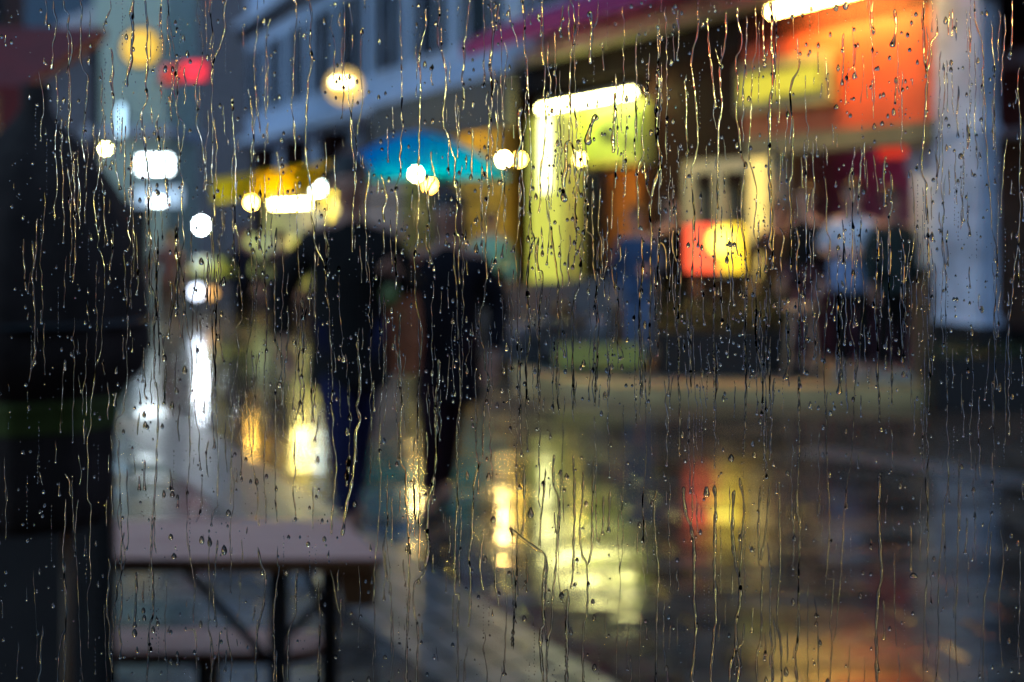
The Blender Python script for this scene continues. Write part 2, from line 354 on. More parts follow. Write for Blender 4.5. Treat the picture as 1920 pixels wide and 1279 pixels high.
m = MB(); m.hexa([(-2.5, -.6, 2.35), (.85, -.6, 2.35), (-2.5, 1.2, 2.9), (.85, 1.2, 2.9), (-2.5, -.6, 2.4), (.85, -.6, 2.4), (-2.5, 1.2, 3.0), (.85, 1.2, 3.0)])
dr = mat('dark_red_canvas', (.17, .006, .006, 1), .7)
m.build('canopy', dr, aw)
m = MB(); 
for i in range(17): m.box(-2.5+i*.2, -2.5+i*.2+.15, -.615, -.6, 2.12+.03*(i % 2), 2.35)
m.build('valance', dr, aw)
for x, y, z in ((-2.4, -.55, 2.35), (.8, -.55, 2.35), (.8, 1.1, 2.85)): MB().tube([(x, y, 0), (x, y, z)], .03).build('post', steel, aw, True)

# purple awning on the near building
pa = thing('purple_awning', 'long purple awning sloping out above the shop fronts', 'awning', Fp(Fu(1400), 0, 3.95), TH)
a0, a1 = 0, Fu(985)-Fu(1400)
m = MB(); m.hexa([(a0-3.5, .03, .55), (a1, .03, .55), (a0-3.5, 1.0, .12), (a1, 1.0, .12), (a0-3.5, .03, .62), (a1, .03, .62), (a0-3.5, 1.0, .17), (a1, 1.0, .17)])
pm = mat('purple_canvas', (.40, .02, .17, 1), .7)
m.build('canopy', pm, pa)
MB().box(a0-3.5, a1, 1.0, 1.015, -.06, .17).build('valance', pm, pa)
MB().box(a0-3.5, a1, .95, 1.0, .02, .10).build('front_bar', galv, pa)
# ------------------------------------------------------------------ lamps and signs
def glow(n, c, s): return emis(n, c, s)
warm = (1, .65, .2, 1); warmw = (1, .68, .20, 1); cool = (.80, .93, 1, 1); limec = (.86, 1, .30, 1)
def bulb(px, py, Y, r, m, label, cat='bulb', grp=None, cord=.5):
    p = P(px, py, Y); t = thing('light_bulb', label, cat, p, 0, grp)
    MB().ball((0, 0, 0), r, sz=1.15).build('bulb', m, t, True)
    MB().lathe([(.02, r*1.0), (.022, r*1.0+.06), (.012, r*1.0+.08)], n=12).build('socket', dark, t, True)
    MB().tube([(0, 0, r*1.1+.06), (0, .01, r+cord)], .006, 6).build('cord', dark, t, True)
    return t
bm_w = glow('bulb_glow', warmw, 330); bm_o = glow('amber_bulb_glow', (1, .50, .06, 1), 60); bm_c = glow('cool_bulb_glow', cool, 75)
g1 = 'bare bulbs strung along the street stalls'
bulb(780, 326, 18.4, .032, bm_w, 'bright warm bulb just below the turquoise parasol rim', grp=g1)
bulb(806, 348, 18.9, .035, bm_o, 'dimmer amber bulb beside the brighter one under the turquoise parasol', grp=g1)
bulb(944, 299, 18.0, .036, bm_w, 'bright warm bulb beside the lime lit pillar', grp=g1)
bulb(974, 299, 18.5, .03, glow('soft_bulb_glow', (1, .62, .08, 1), 80), 'small yellow bulb touching the lime lit pillar', grp=g1)
bulb(1087, 298, 18.0, .022, glow('yellow_bulb_glow', (1, .72, .12, 1), 120), 'small yellow bulb hanging before the lime sign', grp=g1)
bulb(471, 380, 20.5, .035, glow('orange_bulb_glow', (1, .55, .08, 1), 90), 'orange bulb at the near corner of the yellow market stall', grp=g1)
bulb(197, 279, 24, .028, bm_w, 'bright warm bulb high at the edge of the black parasol', grp=g1)
bulb(377, 423, 25, .075, bm_c, 'cool white bulb between the black parasol and the yellow stall', grp=g1)
# catenary globe lamp
gl_ = thing('globe_lamp', 'large yellow glass globe street lamp hanging from an overhead wire', 'street lamp', P(645, 162, 18))
gm = bpy.data.materials.new('frosted_globe'); gm.use_nodes = True; p_ = gm.node_tree.nodes["Principled BSDF"]
p_.inputs["Base Color"].default_value = (1, .72, .25, 1); p_.inputs["Roughness"].default_value = .4
p_.inputs["Emission Color"].default_value = (1, .62, .16, 1); p_.inputs["Emission Strength"].default_value = .42
tn = gm.node_tree.nodes.new("ShaderNodeTexNoise"); tn.inputs["Scale"].default_value = 9
MB().ball((0, 0, 0), .225, n=28, m=18).build('globe', gm, gl_, True)
MB().tube([(-.11, -.26, .03), (.11, -.26, .03)], .018, 12).build('lamp_tube', glow('globe_tube_glow', (1, .78, .30, 1), 22), gl_, True)
MB().box(-.05, .05, -.30, -.215, -.12, -.06).build('lamp_holder', dark, gl_)
MB().lathe([(.08, .18), (.07, .27), (.02, .33)], n=16).build('cap', steel, gl_, True)
MB().tube([(0, 0, .32), (0, 0, 1.6)], .012, 8).build('hanger', steel, gl_, True)
# overhead wire carrying it
z_ = P(645, 162, 18).z+1.58; c_ = P(645, 162, 18)
wr = [(c_.x+t*7.0 if t < 0 else c_.x+t*4.2, c_.y+t*1.5, z_+.5*t*t) for t in [i/6 for i in range(-6, 7)]]
tag(MB().tube(wr, .01, 6).build('overhead_wire', steel), 'thin dark overhead wire spanning the street above the globe lamp', 'wire')

def signbox(name, label, cat, px0, px1, py0, py1, Y, m, depth=.16, yaw=0, frame=dark, grp=None, arm=True):
    a = P(px0, py1, Y); b = P(px1, py0, Y); c = (a+b)/2; w_ = b.x-a.x; h_ = b.z-a.z
    t = thing(name, label, cat, (c.x, c.y, a.z), yaw, grp)
    MB().box(-w_/2, w_/2, -depth/2, depth/2, 0, h_).build('box', frame, t, bevel=.01)
    MB().box(-w_/2+.02, w_/2-.02, -depth/2-.012, -depth/2-.002, .02, h_-.02).build('face', m, t)
    if arm: MB().tube([(0, depth/2-.01, h_*.7), (0, depth/2+.25, h_*.7), (max(-8.55, min(-7.35, c.x))-c.x, 29.5-c.y, h_*.7)], .025, 8).build('bracket', steel, t, True)
    else: MB().box(-.03, .03, -depth/2+.02, depth/2-.02, h_, h_+.15).build('bracket', steel, t)
    return t
signbox('light_box', 'big glaring white light box on the pale green tower', 'sign', 261, 324, 293, 325, 28, glow('white_sign_glow', (.80, .94, 1, 1), 10))
signbox('light_box', 'small white lit strip sign right below the big white light box', 'sign', 284, 311, 372, 384, 28, glow('white_strip_glow', (.85, .97, 1, 1), 10))
signbox('shop_sign', 'pale blue shop sign board behind the small white strip light', 'sign', 252, 345, 350, 388, 28.3, glow('blue_sign_glow', (.42, .62, .85, 1), .55))
signbox('banner_sign', 'narrow upright ice blue neon sign left of the tower', 'sign', 222, 236, 196, 256, 27, glow('ice_sign_glow', (.45, .75, 1, 1), 1.6))
signbox('hanging_sign', 'glowing red box sign jutting from the tower toward the apartment building', 'sign', 343, 389, 116, 152, 27, glow('red_sign_glow', (1, .03, .06, 1), .75))
signbox('hanging_sign', 'duller brick red sign panel left of the glowing red box sign', 'sign', 303, 342, 122, 158, 27, glow('brick_sign_glow', (.8, .07, .05, 1), .35))
# round yellow sign
t = thing('round_sign', 'round yellow lit disc sign high on the pale green tower', 'sign', P(266, 90, 27))
MB().lathe([(.001, -.1), (.33, -.1), (.36, -.08), (.36, .08), (.33, .1), (.001, .1)], n=36).build('disc', glow('yellow_disc_glow', (1, .62, .08, 1), .55), t, True)
t.children[0].rotation_euler = (R(90), 0, 0)
MB().lathe([(.365, -.09), (.39, -.09), (.39, .09), (.365, .09)], n=36).build('rim', steel, t, True); t.children[1].rotation_euler = (R(90), 0, 0)
MB().box(-.04, .04, -.04, .8, -.03, .03).build('bracket', steel, t)
# low lanterns on the far pavement
t = thing('floor_lantern', 'small cool white lantern standing low on the far pavement', 'lantern', (P(369, 547, 21.5).x, 21.5, 0))
MB().ball((0, 0, P(369, 547, 21.5).z), .095).build('lamp', glow('lantern_glow', (.72, .82, 1, 1), 3.2), t, True)
MB().tube([(0, 0, .02), (0, 0, .34)], .03).build('post', steel, t, True); MB().lathe([(.14, 0), (.12, .03), (.03, .04)]).build('base', dark, t, True)
t = thing('floor_lantern', 'small amber lantern close behind the cool white one on the far pavement', 'lantern', (P(397, 550, 21.9).x, 21.9, 0))
MB().ball((0, 0, P(397, 550, 21.9).z), .07).build('lamp', glow('amber_lantern_glow', (1, .5, .12, 1), 1.4), t, True)
MB().tube([(0, 0, .02), (0, 0, .33)], .03).build('post', steel, t, True); MB().lathe([(.14, 0), (.12, .03), (.03, .04)]).build('base', dark, t, True)

# tube lamps on the shop fronts
def tube_lamp(label, pxa, pxb, off, z, r, m, hood=None):
    ua, ub = Fu(pxa, off), Fu(pxb, off); t = thing('tube_lamp', label, 'lamp', Fp(ub, off, z), TH); L = ua-ub
    MB().tube([(0, 0, 0), (L, 0, 0)], r, 14).build('tube', m, t, True)
    MB().tube([(-.04, 0, 0), (.0, 0, 0)], r*1.15).tube([(L, 0, 0), (L+.04, 0, 0)], r*1.15).build('end_cap', steel, t, True)
    MB().box(0, L, -r*1.6, r*.5, r*1.15, r*1.15+.05).build('hood', hood or galv, t)
    MB().box(L*.2, L*.2+.04, -off+.13, -r, r, r+.04).box(L*.8, L*.8+.04, -off+.13, -r, r, r+.04).build('bracket', steel, t)
    return t
tube_lamp('long white tube lamp above the lime shop sign', 1014, 1192, .36, 3.06, .030, glow('tube_glow', (1, .94, .34, 1), 26))
tube_lamp('long warm tube lamp over the orange fascia', 1446, 1640, .36, 3.62, .032, glow('warm_tube_glow', (1, .62, .12, 1), 70))
t = thing('pillar_added_glow', 'tall yellow green glowing face added to brighten the lime pillar left of the lime sign', 'added glow', Fp(Fu(1062, .37), .352, .44), TH)
uL = Fu(998, .37)-Fu(1062, .37)
MB().box(0, uL, 0, .05, 0, 2.5).build('housing', galv, t); MB().box(.015, uL-.015, .052, .062, .02, 2.48).build('face', glow('added_lime_glow', (.66, .70, .08, 1), .42), t)  # emissive face added to brighten the lime pillar, not a lamp of the shop
t = thing('strip_light', 'upright glaring lime white strip light on the lime pillar', 'lamp', Fp(Fu(1020, .46), .42, 1.9), TH)
MB().box(-.09, .09, 0, .05, 0, 1.02).build('diffuser', glow('strip_glow', (1, .98, .40, 1), 3.4), t, bevel=.012)
MB().box(-.12, .12, -.012, .0, -.03, 1.05).build('housing', galv, t)
# light in the shop recesses, hung from their ceilings
def ceil_light(label, px, off, z, m, L=1.0):
    t = thing('ceiling_light', label, 'lamp', Fp(Fu(px, off), off, z), TH)
    MB().box(-L/2, L/2, -.09, .09, -.02, .02).build('diffuser', m, t); MB().box(-L/2-.02, L/2+.02, -.11, .11, .02, .05).build('housing', galv, t)
    return t
ceil_light('magenta ceiling light in the recess under the orange fascia', 1600, -.95, 2.9, glow('magenta_glow', (1, .16, .45, 1), 4))
ceil_light('warm ceiling light in the passage behind the lime shop', 1230, -.9, 2.9, glow('warm_ceiling_glow', (1, .55, .25, 1), 4))
ceil_light('unseen amber ceiling light added for the cafe front behind the turquoise parasol', 860, .55, 3.12, glow('added_amber_glow', (1, .66, .12, 1), 4.5), 1.6)  # unseen lamp added to warm the ochre front, hidden behind the header
# signs on the near shops
def fsign(name, label, pxa, pxb, off, z0, z1, parts):
    ua, ub = Fu(pxa, off), Fu(pxb, off); t = thing(name, label, 'sign', Fp(ub, off, z0), TH); L = ua-ub; h = z1-z0
    parts(t, L, h); return t
def ysign(t, L, h):
    MB().box(0, L, -.06, .04, 0, h).build('box', mat('olive_sign_frame', (.34, .30, .15, 1), .5), t, bevel=.015)
    MB().box(.12, L-.12, .042, .05, .12, h-.12).build('face', glow('yellow_sign_glow', (.88, .76, .02, 1), .40), t)
    mk = mat('sign_marks', (.03, .04, .02, 1), .5)
    MB().box(.12, L-.12, .052, .058, h-.15, h-.12).box(.12, .15, .052, .058, .12, h-.15).box(.15, L*.6, .052, .058, .12, .15).build('inner_line', mk, t)
fsign('shop_sign', 'rectangular yellow lit sign with olive border on the orange fascia', 1385, 1562, .08, 2.66, 3.20, ysign)
def lsign(t, L, h):
    MB().box(0, L, -.05, .02, 0, h).build('board', mat('lime_board', (.42, .62, .10, 1), .5), t, bevel=.01)
    MB().box(.03, L*.55, .022, .026, h*.35, h-.03).build('panel', glow('lime_sign_glow', (.62, .80, .03, 1), .45), t)
    m = MB(); m.lathe([(.001, 0), (.24, 0), (.24, .012), (.001, .012)], n=24); o = len(m.v)
    m.v = [(L*.45+x*1.0, .028+z, h*.50+y*.42+x*.25) for x, y, z in m.v]
    m.lathe([(.001, 0), (.10, 0), (.10, .012), (.001, .012)], n=20)
    m.v[o:] = [(L*.14+x*1.3, .028+z, h*.3+y*.5+x*.25) for x, y, z in m.v[o:]]
    m.build('emblem', mat('dark_olive_emblem', (.03, .05, .01, 1), .5), t)
fsign('shop_sign', 'lime green sign board with dark oval emblem beside the lime pillar', 1078, 1200, .16, 2.28, 2.93, lsign)
t = thing('exit_sign', 'small glowing red sign in the corner of the recess near the white column', 'sign', Fp(Fu(1683, -.5), -.5, 2.12), TH)
MB().box(-.26, .26, -.04, .04, 0, .24).build('box', dark, t); MB().box(-.24, .24, .042, .05, .02, .22).build('face', glow('red_exit_glow', (1, .03, .02, 1), .32), t)
# glowing menu stand
Y = 13.9; t = thing('menu_stand', 'glowing red and yellow light box stand in front of the shop window', 'light box', (P(1340, 500, Y).x, Y, .09), 0)
k = Y/FPX; zb = P(0, 512, Y).z-.09; zt = P(0, 420, Y).z-.09; wx = 55*k
MB().box(-wx-.03, wx+.03, -.05, .05, zb, zt).build('box', dark, t, bevel=.008)
MB().box(-wx, .15*wx, -.062, -.052, zb+.02, zt-.01).build('red_panel', glow('menu_red_glow', (1, .10, .03, 1), 1.0), t)
MB().box(.16*wx, wx, -.062, -.052, zb+.02, zt-.01).build('yellow_panel', glow('menu_yellow_glow', (1, .62, .02, 1), 1.0), t)
m = MB().lathe([(.001, 0), (.13, 0), (.13, .01), (.001, .01)], n=26); m.v = [(x+.06, -.066-z, (zb+zt)/2+.07+y) for x, y, z in m.v]
m.build('lamp_spot', glow('menu_spot_glow', (1, .80, .08, 1), 2.2), t)
MB().tube([(-wx*.8, 0, 0), (-wx*.8, 0, zb)], .02).build('leg', steel, t, True); MB().tube([(wx*.8, 0, 0), (wx*.8, 0, zb)], .02).build('leg', steel, t, True)

# ------------------------------------------------------------------ turquoise parasol
def parasol(t, R0, zr, za, zp, mc, n=8, valance=.0):
    # canopy with straight ridges and slack panels
    vs = []; fs = []; S_ = n*6; rings = 9
    for i in range(rings+1):
        f = i/rings
        for k_ in range(S_):
            a = 2*math.pi*k_/S_; q = (k_ % 6)/6; sag = math.sin(math.pi*q)
            r = R0*f*(math.cos(math.pi/n)/math.cos((q-.5)*2*math.pi/n)); z = za-(za-zr)*(f**1.55)-.06*sag*f
            vs.append((r*math.cos(a), r*math.sin(a), z))
    for i in range(rings):
        for k_ in range(S_): fs.append((i*S_+k_, i*S_+(k_+1) % S_, (i+1)*S_+(k_+1) % S_, (i+1)*S_+k_))
    o = MB().add(vs, fs).build('canopy', mc, t, True)
    so = o.modifiers.new('thick', 'SOLIDIFY'); so.thickness = .012
    MB().tube([(0, 0, zp), (0, 0, za+.05)], .025, 12).build('pole', galv, t, True)
    m = MB()
    for k_ in range(n):
        a = 2*math.pi*k_/n; m.tube([(0, 0, za-.06), (R0*.96*math.cos(a), R0*.96*math.sin(a), zr-.01)], .01, 6)
    m.build('ribs', galv, t, True)
    MB().lathe([(.001, za+.04), (.03, za+.06), (.02, za+.12), (.001, za+.13)], n=12).build('finial', galv, t, True)
    MB().box(-.35, .35, -.35, .35, 0.01, .09).build('base', dark, t, bevel=.015)
c = P(787, 300, 20)
t = thing('parasol', 'open turquoise market parasol with warm bulbs beneath its rim', 'parasol', (c.x, c.y, 0), R(12))
tq = canvas('turquoise_canvas', (.0, .42, 1.0, 1), .10)
parasol(t, 1.30, 2.12, 2.74, .09, tq)

# ------------------------------------------------------------------ yellow market stall
off = 3.25; ua, ub = Fu(432, off), Fu(642, off); L = ua-ub
t = thing('market_stall', 'yellow market stall with sloping yellow awning and lit counter wall', 'stall', Fp(ub, off, 0), TH)
ycan = canvas('yellow_canvas', (.90, .70, .02, 1), .5)
zt = Fz(600, 318, off); xk = Fu(646, off-.7)-ub
MB().hexa([(-.1, .35, zt-.04), (L, .35, zt-.04), (xk, -.7, zt+.15), (L, -.7, zt+.15), (-.1, .35, zt), (L, .35, zt), (xk, -.7, zt+.19), (L, -.7, zt+.19)]).build('awning', ycan, t)
MB().hexa([(-.1, .33, zt-.30), (L, .33, zt-.42), (-.1, .345, zt-.30), (L, .345, zt-.42), (-.1, .33, zt-.041), (L, .33, zt-.041), (-.1, .345, zt-.041), (L, .345, zt-.041)]).build('valance', ycan, t)
xa = Fu(636, off-.6)-ub; xb = Fu(634, off-.15)-ub
MB().box(xa, L-.2, -.68, -.6, 0, zt-.12).build('back_panel', mat('stall_yellow_paint', (.55, .50, .14, 1), .5), t)
MB().box(xb, xb+.35, -.3, -.15, .5, zt-.45).build('front_panel', mat('stall_lime_paint', (.55, .56, .12, 1), .5), t)
MB().box(xb+.75, L-.05, -.3, -.15, .48, 1.2).build('front_panel', mat('stall_lime_paint', (0, 0, 0, 1)), t)
MB().box(xb, L, -.34, -.1, 0, .47).build('counter', brown, t)
MB().box(xb+.9, xb+1.8, -.1, .12, .72, .90).build('counter_band', mat('leaf_green_paint', (.28, .36, .02, 1), .5), t)
for x in (.02, L-.08): MB().box(x, x+.05, .2, .25, 0, zt-.045).build('post', steel, t)
tube_lamp('short yellow white tube lamp under the stall awning', 512, 582, 3.35, zt-.47, .028, glow('stall_tube_glow', (1, .82, .22, 1), 80), steel)
s = signbox('light_box', 'squat glaring cool white light box at the stall awning corner', 'lamp', 586, 616, 344, 364, 21.5, glow('cool_box_glow', (.75, .98, 1, 1), 20), arm=False)
signbox('side_sign', 'small dark blue panel below the cool white light box of the stall', 'sign', 588, 622, 392, 422, 22, glow('blue_panel_glow', (.02, .12, .3, 1), .5), arm=False)
t = thing('side_canopy', 'lime green small canopy left of the yellow market stall', 'canopy', P(410, 512, 23.5), 0)
MB().hexa([(-.42, -.4, 0), (.45, -.4, -.08), (-.42, .4, .2), (.45, .4, .12), (-.42, -.4, .06), (.45, -.4, -.02), (-.42, .4, .26), (.45, .4, .18)]).build('cloth', mat('lime_cloth', (.42, .50, .01, 1), .5), t)
zz = P(410, 512, 23.5).z
for x in (-.38, .4): MB().tube([(x, 0, -zz), (x, 0, .1)], .02).build('post', steel, t, True)

# ------------------------------------------------------------------ near left: black folded parasol, wind screen, table and bench
Y = 3.0; k = Y/FPX
t = thing('folded_parasol', 'big black folded parasol bulging on its brown wooden pole beside the table', 'parasol', ((125-HX)*k, Y, 0))
prof_px = [(988, 30), (980, 118), (955, 138), (900, 143), (800, 146), (750, 152), (722, 170), (690, 200), (640, 213), (560, 208), (480, 190), (420, 174), (360, 148), (290, 104), (250, 64), (225, 40), (200, 14), (160, 5)]
cx = 125
pr = [(max(.03, (r_)*k), EYE-(py-HY)*k) for py, r_ in prof_px]
def wob(a, z): return 1+.03*math.sin(9*a+2*z)+.02*math.sin(17*a-3*z)
MB().lathe([(p, z) for p, z in pr], c=(-58*k, 0, 0), n=64, wob=wob).build('canopy', black_cloth, t, True)
MB().tube([(0, 0, .06), (0, 0, pr[0][1]+.05)], .0105, 10).build('pole', mat('brown_pole_wood', (.16, .08, .03, 1), .5), t, True)
MB().box(-.3, .3, -.25, .25, .004, .07).build('base', dark, t, bevel=.015)
MB().lathe([(.163, EYE-(800-HY)*k), (.168, EYE-(790-HY)*k), (.172, EYE-(752-HY)*k), (.186, EYE-(736-HY)*k)], c=(-58*k, 0, 0), n=64, wob=wob).build('green_glow_band', mat('green_glow_cloth', (.085, .12, .02, 1), .8), t, True)  # faint green glow painted as a coloured band around the canopy
MB().tube([(-58*k+.242*math.cos(a), .242*math.sin(a), EYE-(600-HY)*k) for a in [i*.3 for i in range(22)]], .008, 6).build('strap', dark, t, True)
# wind screen left of the table
Y = 3.3; k = Y/FPX
x1 = (214-HX)*k; t = thing('wind_screen', 'dark fabric wind screen standing left of the beer table', 'screen', (x1, Y, 0))
MB().box(-2.0, -.03, -.01, .01, .06, P(0, 950, Y).z).build('panel', mat('charcoal_canvas', (.04, .032, .03, 1), .8), t)
tint = bpy.data.materials.new('smoked_glass'); tint.use_nodes = True; q_ = tint.node_tree
q_.nodes.remove(q_.nodes["Principled BSDF"]); a_ = q_.nodes.new("ShaderNodeBsdfTransparent"); a_.inputs[0].default_value = (.13, .13, .11, 1)
b_ = q_.nodes.new("ShaderNodeBsdfGlossy"); b_.inputs["Roughness"].default_value = .1; c_ = q_.nodes.new("ShaderNodeMixShader"); c_.inputs[0].default_value = .04
q_.links.new(a_.outputs[0], c_.inputs[1]); q_.links.new(b_.outputs[0], c_.inputs[2]); q_.links.new(c_.outputs[0], q_.nodes["Material Output"].inputs[0])
MB().box(-2.0, -.03, -.005, .005, P(0, 950, Y).z+.001, P(0, 590, Y).z).build('smoked_pane', tint, t)
MB().box(-.03, .0, -.02, .02, 0, P(0, 700, Y).z).box(-2.0, -.03, -.02, .02, .02, .055).build('frame', dark, t)
MB().box(-1.2, -.9, -.2, .2, .004, .02).build('foot', steel, t)

pinkw = bpy.data.materials.new('wet_pale_wood'); pinkw.use_nodes = True; q_ = pinkw.node_tree; p_ = q_.nodes["Principled BSDF"]
tc = q_.nodes.new("ShaderNodeTexCoord"); mp = q_.nodes.new("ShaderNodeMapping"); mp.inputs["Scale"].default_value = (2, 26, 26); n_ = q_.nodes.new("ShaderNodeTexNoise"); n_.inputs["Scale"].default_value = 1.5; n_.inputs["Detail"].default_value = 6
cr = q_.nodes.new("ShaderNodeValToRGB"); cr.color_ramp.elements[0].position = .35; cr.color_ramp.elements[1].position = .7
cr.color_ramp.elements[0].color = (.72, .29, .20, 1); cr.color_ramp.elements[1].color = (.95, .46, .34, 1)
q_.links.new(tc.outputs["Object"], mp.inputs[0]); q_.links.new(mp.outputs[0], n_.inputs[0]); q_.links.new(n_.outputs["Fac"], cr.inputs[0]); q_.links.new(cr.outputs[0], p_.inputs["Base Color"])
p_.inputs["Roughness"].default_value = .5; p_.inputs["Coat Weight"].default_value = .08
edge = mat('brown_edge_wood', (.17, .07, .025, 1), .4, scale=10)
ZT = .775; Yf = (EYE-ZT)*FPX/(1047-HY); Yb = (EYE-ZT)*FPX/(976-HY)
xr_f = (716-HX)/FPX*Yf; xr_b = (632-HX)/FPX*Yb; XL = xr_f-2.2
t = thing('beer_table', 'long pale wooden beer table with brown edge and black folding legs', 'table', (xr_f-1.1, Yf, 0))
ox = xr_f-1.1
top = [(XL-ox, 0), (xr_f-ox-.02, 0), (xr_f-ox, .03), (xr_b-ox+.02, Yb-Yf-.02), (xr_b-ox, Yb-Yf), (XL-ox, Yb-Yf)]
n = len(top)
MB().add([(x, y, ZT-.006) for x, y in top]+[(x, y, ZT) for x, y in top], [tuple(range(n-1, -1, -1)), tuple(range(n, 2*n))]+[(i, (i+1) % n, n+(i+1) % n, n+i) for i in range(n)]).build('tabletop', pinkw, t)
MB().add([(x*.998, y+.0015, ZT-.034) for x, y in top]+[(x*.999, y+.0005, ZT-.0065) for x, y in top], [tuple(range(n-1, -1, -1)), tuple(range(n, 2*n))]+[(i, (i+1) % n, n+(i+1) % n, n+i) for i in range(n)]).build('edge_board', edge, t)
def TX(px, Y): return (px-HX)/FPX*Y-ox
def leg(pxa, Y, pxb=None): MB().box(TX(pxa, Y), TX(pxb or pxa+28, Y), Y-Yf-.02, Y-Yf+.02, .004, ZT-.035).build('leg', dark, t)
leg(506, Yf+.08, 540); leg(604, Yf+.36, 634)
MB().box(TX(506, Yf+.08), TX(540, Yf+.08), .1, .34, .30, .33).build('crossbar', dark, t)
MB().tube([(TX(340, Yf+.1), .1, ZT-.04), (TX(505, Yf+.1), .1, P(0, 1240, Yf+.1).z)], .011, 8).build('brace', dark, t, True)
MB().tube([(TX(530, Yf+.2), .2, P(0, 1200, Yf+.2).z), (TX(620, Yf+.2), .2, P(0, 1110, Yf+.2).z)], .011, 8).build('brace', dark, t, True)
MB().tube([(TX(560, Yf+.2), .22, ZT-.04), (TX(610, Yf+.2), .22, P(0, 1170, Yf+.2).z)], .01, 8).build('brace', dark, t, True)
MB().hexa([(TX(642, Yf), .02, ZT-.12), (TX(702, Yf), .02, ZT-.12), (TX(642, Yf), .3, ZT-.12), (TX(690, Yf), .3, ZT-.12), (TX(630, Yf), .02, ZT-.035), (TX(704, Yf), .02, ZT-.035), (TX(630, Yf), .3, ZT-.035), (TX(692, Yf), .3, ZT-.035)]).build('end_bracket', edge, t)
ZB = .475; Y1 = (EYE-ZB)*FPX/(1224-HY); Y2 = (EYE-ZB)*FPX/(1180-HY); xr = (598-HX)/FPX*Y1
t = thing('beer_bench', 'pale wooden beer bench with rounded end pushed under the table', 'bench', (xr-1.1, Y1, 0))
bt = [(-1.1, 0), (1.02, 0), (1.06, .02), (1.09, .06), (1.1, .11), (1.09, .16), (1.05, Y2-Y1-.03), (1.0, Y2-Y1), (-1.1, Y2-Y1)]; n = len(bt)
MB().add([(x, y, ZB-.006) for x, y in bt]+[(x, y, ZB) for x, y in bt], [tuple(range(n-1, -1, -1)), tuple(range(n, 2*n))]+[(i, (i+1) % n, n+(i+1) % n, n+i) for i in range(n)]).build('seat', pinkw, t)
MB().add([(x*.998, y+.001, ZB-.032) for x, y in bt]+[(x*.999, y+.0005, ZB-.0065) for x, y in bt], [tuple(range(n-1, -1, -1)), tuple(range(n, 2*n))]+[(i, (i+1) % n, n+(i+1) % n, n+i) for i in range(n)]).build('edge_board', edge, t)
for x in (-.8, .78):
    for y in (.03, Y2-Y1-.05): MB().box(x, x+.03, y, y+.03, .004, ZB-.033).build('leg', dark, t)

# ------------------------------------------------------------------ terrace furniture
wick = mat('grey_wicker', (.10, .095, .10, 1), .6, var=.4, scale=30, bump=.4)
cush = mat('grey_cushion', (.30, .29, .33, 1), .8, var=.1)
def lounge(label, px, Y, yaw, z0=0.0):
    t = thing('lounge_chair', label, 'chair', ((px-HX)/FPX*Y, Y, z0), yaw, 'grey lounge chairs outside the lime shop')
    MB().box(-.36, .36, -.34, .36, .12, .34).build('seat_frame', wick, t, bevel=.02)
    MB().box(-.28, .28, -.36, .24, .345, .46).build('seat', cush, t, bevel=.03)
    MB().hexa([(-.3, .2, .40), (.3, .2, .40), (-.3, .34, .40), (.3, .34, .40), (-.29, .30, .84), (.29, .30, .84), (-.29, .41, .84), (.29, .41, .84)]).build('backrest', wick, t, bevel=.015)
    for s_ in (-1, 1): MB().box(min(s_*.37, s_*.29), max(s_*.37, s_*.29), -.32, .36, .345, .60).build('armrest', wick, t, bevel=.015)
    for x in (-.32, .32):
        for y in (-.3, .32): MB().box(x-.02, x+.02, y-.02, y+.02, 0, .12).build('leg', steel, t)
lounge('grey wicker lounge chair left of the low round table', 985, 14.6, R(20))
lounge('grey wicker lounge chair right of the low round table', 1105, 14.2, R(-25), .09)
lounge('grey wicker lounge chair set back behind the low round table', 1045, 15.6, R(0))
t = thing('side_table', 'low round table between the grey lounge chairs', 'table', ((1045-HX)/FPX*14.0, 14.0, 0))
MB().lathe([(.001, .52), (.36, .52), (.36, .55), (.001, .55)], n=28).build('tabletop', mat('table_dark_top', (.09, .085, .075, 1), .25), t, True)
MB().tube([(0, 0, .03), (0, 0, .52)], .03).build('leg', steel, t, True); MB().lathe([(.24, .0), (.22, .03), (.03, .05)]).build('base', steel, t, True)
t = thing('pink_bag', 'small dusty pink bag lying on the low wall under the lime pillar', 'bag', Fp(Fu(1035, .75), .75, 0))
MB().box(-.2, .2, -.1, .1, .0, .42).build('stand', wick, t); MB().ball((0, 0, .53), .15, 1.3, .8, .75).build('bag', mat('dusty_pink', (.42, .16, .18, 1), .6), t, True)
t = thing('stone_bench', 'low yellow green stone bench slab by the terrace kerb', 'bench', ((1125-HX)/FPX*13.4, 13.4, .09))
MB().box(-.42, .42, -.12, .25, .06, .26).build('seat', mat('yellow_green_stone', (.42, .42, .10, 1), .5), t, bevel=.03)  # plain yellow green stone colour
MB().box(-.3, -.2, -.08, .2, 0, .06).box(.2, .3, -.08, .2, 0, .06).build('foot', dark, t)
